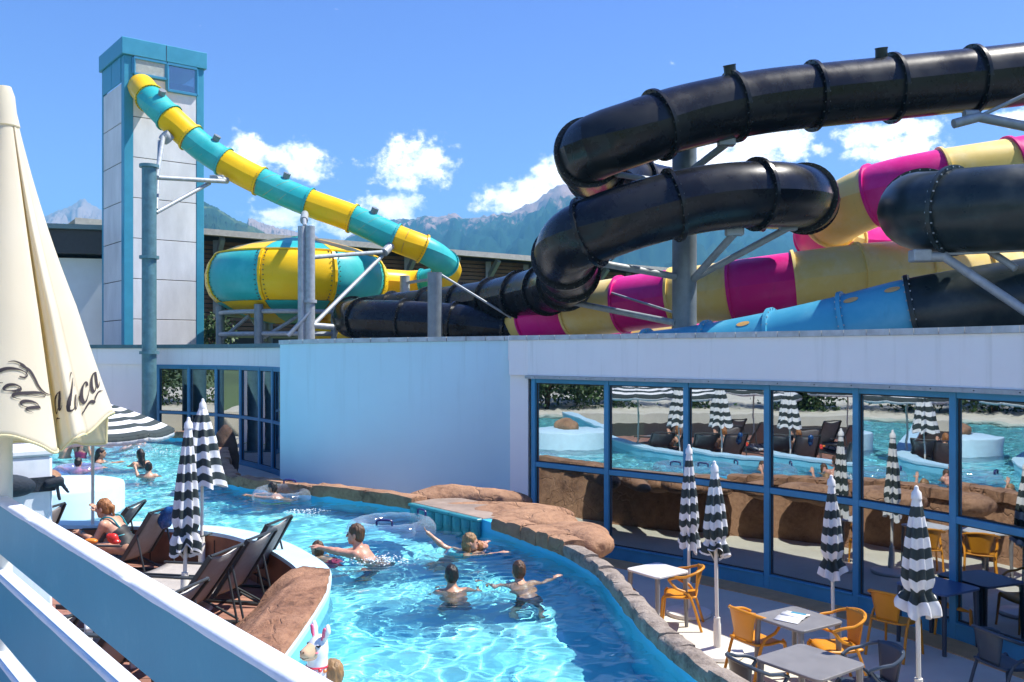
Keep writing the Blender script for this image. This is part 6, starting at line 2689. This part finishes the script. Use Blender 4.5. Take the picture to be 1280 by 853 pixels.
# things in front of her
q = P(141, 673, 11.1)
V, Fc, T = implicit([dict(c=(0, 0, 0), r=(.07, .05, .065), k=.02), dict(c=(-.05, 0, .03), r=(.03, .04, .03), k=.02), dict(c=(.04, .0, -.045), r=(.06, .05, .03), k=.02)], .011)
o = np_mesh('snack_bag', V, Fc, mat("red_foil", (.62, .03, .02), .3, var=.2, vscale=20))
o.location = q
tag(o, 'small crumpled red snack bag in front of the seated woman', 'snack bag')
q = P(113, 676, 11.0)
V, Fc, T = implicit([dict(c=(0, 0, 0), r=(.075, .05, .03), k=.02), dict(c=(.05, 0, -.01), r=(.04, .04, .025), k=.02)], .011)
o = np_mesh('beach_toy', V, Fc, mat("orange_toy", (.72, .22, .02), .4))
o.location = q
tag(o, 'small orange toy by the knees of the seated woman', 'toy')

# ------------------------------------------------------------------ swim rings and the llama
def vinyl(name, tint, refl=.045):
    m = bpy.data.materials.new(name)
    m.use_nodes = True
    t = NT(m.node_tree)
    t.n.clear()
    out = t.add('ShaderNodeOutputMaterial')
    tr = t.add('ShaderNodeBsdfTransparent')
    tr.inputs[0].default_value = (*tint, 1)
    gl = t.add('ShaderNodeBsdfGlossy')
    gl.inputs['Roughness'].default_value = .08
    lw = t.add('ShaderNodeLayerWeight')
    lw.inputs[0].default_value = .35
    f = t.math('ADD', t.math('MULTIPLY', lw.outputs['Facing'], .34), refl, clamp=True)
    df = t.add('ShaderNodeBsdfDiffuse')
    df.inputs[0].default_value = (.75, .84, .95, 1)
    m2 = t.add('ShaderNodeMixShader')
    m2.inputs[0].default_value = .45
    t.l.new(gl.outputs[0], m2.inputs[1])
    t.l.new(df.outputs[0], m2.inputs[2])
    mx = t.add('ShaderNodeMixShader')
    t.l.new(f, mx.inputs[0])
    t.l.new(tr.outputs[0], mx.inputs[1])
    t.l.new(m2.outputs[0], mx.inputs[2])
    t.l.new(mx.outputs[0], out.inputs[0])
    return m


M_CLEAR = vinyl("clear_vinyl", (.90, .95, 1.0))
M_PURP = vinyl("purple_vinyl", (.78, .62, .92), .2)
M_HANDLE = mat("navy_handle", (.03, .025, .14), .35)


def ring(label, px, py, R0, r0, m, handles=(), tilt=0.0, bottom=None):
    g = G(px, py, WATER_Z + r0 * .45)
    o = empty('swim_ring', g, 0, label, 'swim ring')
    o.rotation_euler = (tilt, tilt * .5, .3)
    mb = MB()
    pts = [(math.cos(a) * R0, math.sin(a) * R0, 0) for a in [2 * math.pi * k / 56 for k in range(56)]]
    mb.tube(pts, [r0 * (1 + .03 * math.sin(k * 1.6)) for k in range(56)], 18, None, closed=True)
    mb.build('tube', m, o, smooth=True, angle=180)
    for an in handles:
        a = R(an)
        c = Vector((math.cos(a) * R0 * 1.03, math.sin(a) * R0 * 1.03, r0 * 1.0))
        t = Vector((-math.sin(a), math.cos(a), 0))
        mb = MB()
        mb.tube(catmull([c - t * .11, c - t * .09 + Vector((0, 0, .07)), c + t * .09 + Vector((0, 0, .07)), c + t * .11], .02), .016, 8)
        mb.build('handle', M_HANDLE, o, smooth=True)
    if bottom:
        mb = MB()
        mb.tube([(math.cos(a) * R0 * .98, math.sin(a) * R0 * .98, -r0 * 1.02) for a in [R(-150 + k * 6) for k in range(14)]], .05, 8)
        mb.build('green_band', bottom, o, smooth=True)
    return o


ring('large clear swim ring with a navy handle floating beside the man', 489, 662, .50, .155, M_CLEAR, (250, 20))
ring('clear swim ring with a green band carrying the dark haired child', 353, 620, .40, .13, M_CLEAR, (70,), .08, mat("green_vinyl", (.06, .55, .12), .3))
ring('purple tinted swim ring under the arms of the dark haired boy', 98, 588, .38, .12, M_PURP, ())
ring('clear swim ring far off near the back wall of the pool', 160, 562, .45, .14, M_CLEAR, ())

M_LW = mat("llama_white_vinyl", (.80, .80, .82), .25, coat=.5)
M_LB = mat("llama_beige_vinyl", (.74, .50, .30), .25, coat=.5)
M_LP = mat("llama_pink_vinyl", (.78, .12, .25), .3, coat=.4)
M_LR = mat("llama_red_vinyl", (.72, .04, .07), .3, coat=.4)
M_LO = mat("llama_orange_vinyl", (.82, .26, .06), .3, coat=.4)
lq = P(397, 853, 6.72)
LM = empty('llama_float', (lq.x, lq.y, WATER_Z - .02), R(140), 'white inflatable llama float with pink ears and a red bead collar', 'pool float')
hz = P(396, 811, 6.72).z - (WATER_Z - .02)
V, Fc, T = implicit([dict(a=(0, 0, .05), b=(0, 0, hz - .05), r1=.105, r2=.075, k=.05), dict(c=(0, .0, hz + .01), r=(.074, .085, .082), k=.04), dict(c=(0, -.02, hz + .06), r=(.05, .055, .045), k=.03)], .010)
np_mesh('neck', V, Fc, M_LW, LM)
V, Fc, T = implicit([dict(a=(0, .04, hz + .005), b=(0, .105, hz - .015), r1=.062, r2=.050, k=.03), dict(c=(0, .05, hz - .035), r=(.06, .06, .035), k=.03)], .009)
np_mesh('muzzle', V, Fc, M_LB, LM)
for sg in (-1, 1):
    V, Fc, T = implicit([dict(a=(sg * .045, -.02, hz + .06), b=(sg * .075, -.03, hz + .13), r1=.020, r2=.024, k=.02), dict(c=(sg * .082, -.03, hz + .15), r=(.020, .024, .045), k=.02)], .007)
    np_mesh('ear', V, Fc, M_LW, LM)
    V, Fc, T = implicit([dict(a=(sg * .048, .0, hz + .07), b=(sg * .080, -.006, hz + .16), r1=.008, r2=.012, k=.02), dict(c=(sg * .073, -.003, hz + .13), r=(.014, .008, .038), k=.01)], .005)
    np_mesh('ear_lining', V, Fc, M_LP, LM)
    mb = MB(); mb.tube([(sg * .052, .055, hz + .045), (sg * .066, .042, hz + .036), (sg * .072, .025, hz + .042)], [.004, .010, .005], 8); mb.build('eye', M_EYE, LM, smooth=True)
    mb = MB(); mb.lathe([(0, -.003), (.014, 0), (0, .003)], 12, (sg * .062, .055, hz - .005)); mb.build('cheek', M_LP, LM, smooth=True)
    mb = MB(); mb.tube([(sg * .014, .148, hz + .008), (sg * .022, .142, hz + .012)], .005, 6); mb.build('nostril', mat("llama_brown", (.12, .04, .02), .4), LM, smooth=True)
mb = MB(); mb.tube(catmull([Vector(p) for p in ((-.045, .118, hz - .03), (-.02, .148, hz - .038), (0, .15, hz - .028), (.02, .148, hz - .038), (.045, .118, hz - .03))], .01), .0035, 6)
mb.build('mouth', mat("llama_brown", (.12, .04, .02), .4), LM, smooth=True)
for k in range(14):
    a = 2 * math.pi * k / 14
    zz = hz - .14 - .012 * (k % 2)
    mb = MB()
    c = Vector((math.cos(a) * .088, math.sin(a) * .088, zz))
    mb.lathe([(0, -.016), (.013, -.008), (.016, 0), (.013, .008), (0, .016)], 10, c)
    mb.build('collar_bead', (M_LR, M_LO, M_LP)[k % 3], LM, smooth=True)
mb = MB(); mb.tube([(math.cos(a) * .084, math.sin(a) * .084, hz - .125) for a in [2 * math.pi * k / 24 for k in range(24)]], .007, 6, None, closed=True); mb.build('collar', M_LR, LM, smooth=True)
mb = MB(); mb.tube([(-.30 + math.cos(a) * .34, .36 + math.sin(a) * .38, .03) for a in [2 * math.pi * k / 36 for k in range(36)]], .12, 14, None, closed=True); mb.build('float_ring', M_LW, LM, smooth=True)

# ------------------------------------------------------------------ trees beyond the deck and behind the slides
M_BARK = mat("bark", (.09, .06, .04), .9, var=.3)
M_LEAF = [mat("leaf_%d" % k, c, .6, var=.3, vscale=2) for k, c in enumerate([(.045, .09, .025), (.06, .12, .03), (.035, .075, .025)])]


def tree(label, loc, hgt, rad, seed, name='broadleaf_tree', leaves=9000, leaf=.2):
    rng = np.random.RandomState(seed)
    root = empty(name, loc, 0, label, 'tree', 'trees round the pool')
    mb = MB()
    mb.tube([(0, 0, -.3), (.05, 0, hgt * .3), (.0, .1, hgt * .55), (.1, .0, hgt * .8)], [.2, .15, .1, .04], 10)
    for k in range(7):
        a = k * 2.4
        z0_ = hgt * (.25 + .07 * k)
        mb.tube([(0, 0, z0_), (math.cos(a) * rad * .35, math.sin(a) * rad * .35, z0_ + hgt * .12), (math.cos(a) * rad * .7, math.sin(a) * rad * .7, z0_ + hgt * .2)], [.07, .05, .02], 6)
    mb.build('trunk', M_BARK, root, smooth=True)
    cl = rng.randn(26, 3)
    cl /= np.linalg.norm(cl, axis=1)[:, None]
    cl *= (rng.rand(26, 1) ** .5) * np.array([rad * .9, rad * .9, hgt * .42])
    cl[:, 2] += hgt * .5
    idx = rng.randint(0, 26, leaves)
    c = cl[idx] + rng.randn(leaves, 3) * np.array([rad * .2, rad * .2, hgt * .07])
    u = rng.randn(leaves, 3); u /= np.linalg.norm(u, axis=1)[:, None]
    w = np.cross(u, rng.randn(leaves, 3)); w /= np.linalg.norm(w, axis=1)[:, None]
    sz = leaf * (.6 + .8 * rng.rand(leaves, 1))
    V = np.stack([c - u * sz * .5, c + w * sz * .28, c + u * sz * .5, c - w * sz * .28], 1).reshape(-1, 3)
    Fc = np.arange(leaves * 4).reshape(-1, 4)
    np_mesh('crown', V, Fc, M_LEAF, root, rng.randint(0, 3, leaves), smooth=False)['kind'] = 'stuff'
    return root


for k, (x, y, h_, r_) in enumerate(((-23, 4, 6.5, 2.6), (-24, 8.5, 7.2, 2.8), (-23, 13, 6.2, 2.6), (-24.5, 17.5, 7.4, 3.0), (-23.5, 22, 6.6, 2.7), (-26, 26.5, 7.5, 3.0), (-18, 0, 6.0, 2.4), (-27, 11, 8, 3.2), (-27.5, 20, 8, 3.2))):
    tree('dense green tree in the row beyond the sun deck, seen mirrored in the windows', (x, y, -.3), h_, r_, k + 3)
g = P(266, 412, 39.5)
tree('bright green bush showing between the tower and the bowl slide', (g.x, g.y, 2.2), 3.4, 1.2, 50, 'leafy_bush', 1400, .2)

# bodies under the surface take the refracted sunlight as well
for o in list(COL.objects):
    if o.name.startswith(('person', 'tile')):
        o.cycles.is_caustics_receiver = True

# ------------------------------------------------------------------ splashes round the moving bathers
M_SPLASH = mat("splash_white", (.85, .90, .92), .2)
for (px, py, nn_, rad_, hh_, lab) in ((470, 702, 260, .42, .07, 'white splash of drops where the man wades through the water'), (196, 566, 220, 1.0, .10, 'broken white water churning in the far pool'), (383, 640, 120, .40, .03, 'small sparkling splash between the clear rings and the coping')):
    g = G(px, py, WATER_Z)
    rng = np.random.RandomState(px)
    mb = MB()
    for k in range(nn_):
        a_, r_ = rng.rand() * 6.28, rad_ * rng.rand() ** .6
        c = Vector((g.x + math.cos(a_) * r_, g.y + math.sin(a_) * r_ * .6, WATER_Z + .004 + hh_ * rng.rand() ** 3))
        s_ = .004 + .010 * rng.rand() ** 2
        mb.raw([c + Vector(v) * s_ for v in ((1.6, 0, 0), (-1.6, 0, 0), (0, 1.2, 0), (0, -1.2, 0), (0, 0, .8), (0, 0, -.8))],
               [(0, 2, 4), (2, 1, 4), (1, 3, 4), (3, 0, 4), (2, 0, 5), (1, 2, 5), (3, 1, 5), (0, 3, 5)])
    o = mb.build('splash', M_SPLASH, None, smooth=True, angle=180)
    tag(o, lab, 'splash', None, 'stuff')

# ------------------------------------------------------------------ the air
def build_haze():
    m = bpy.data.materials.new("haze_air")
    m.use_nodes = True
    t = NT(m.node_tree)
    t.n.clear()
    out = t.add('ShaderNodeOutputMaterial')
    pv = t.add('ShaderNodeVolumePrincipled')
    pv.inputs['Color'].default_value = (.18, .60, .96, 1)
    pv.inputs['Density'].default_value = 0.00030
    pv.inputs['Anisotropy'].default_value = 0.0
    t.l.new(pv.outputs[0], out.inputs['Volume'])
    mb = MB()
    mb.box((0, 1900, 319), (11000, 7000, 644))
    o = mb.build('haze', m)
    o['kind'] = 'stuff'
    return o


build_haze()
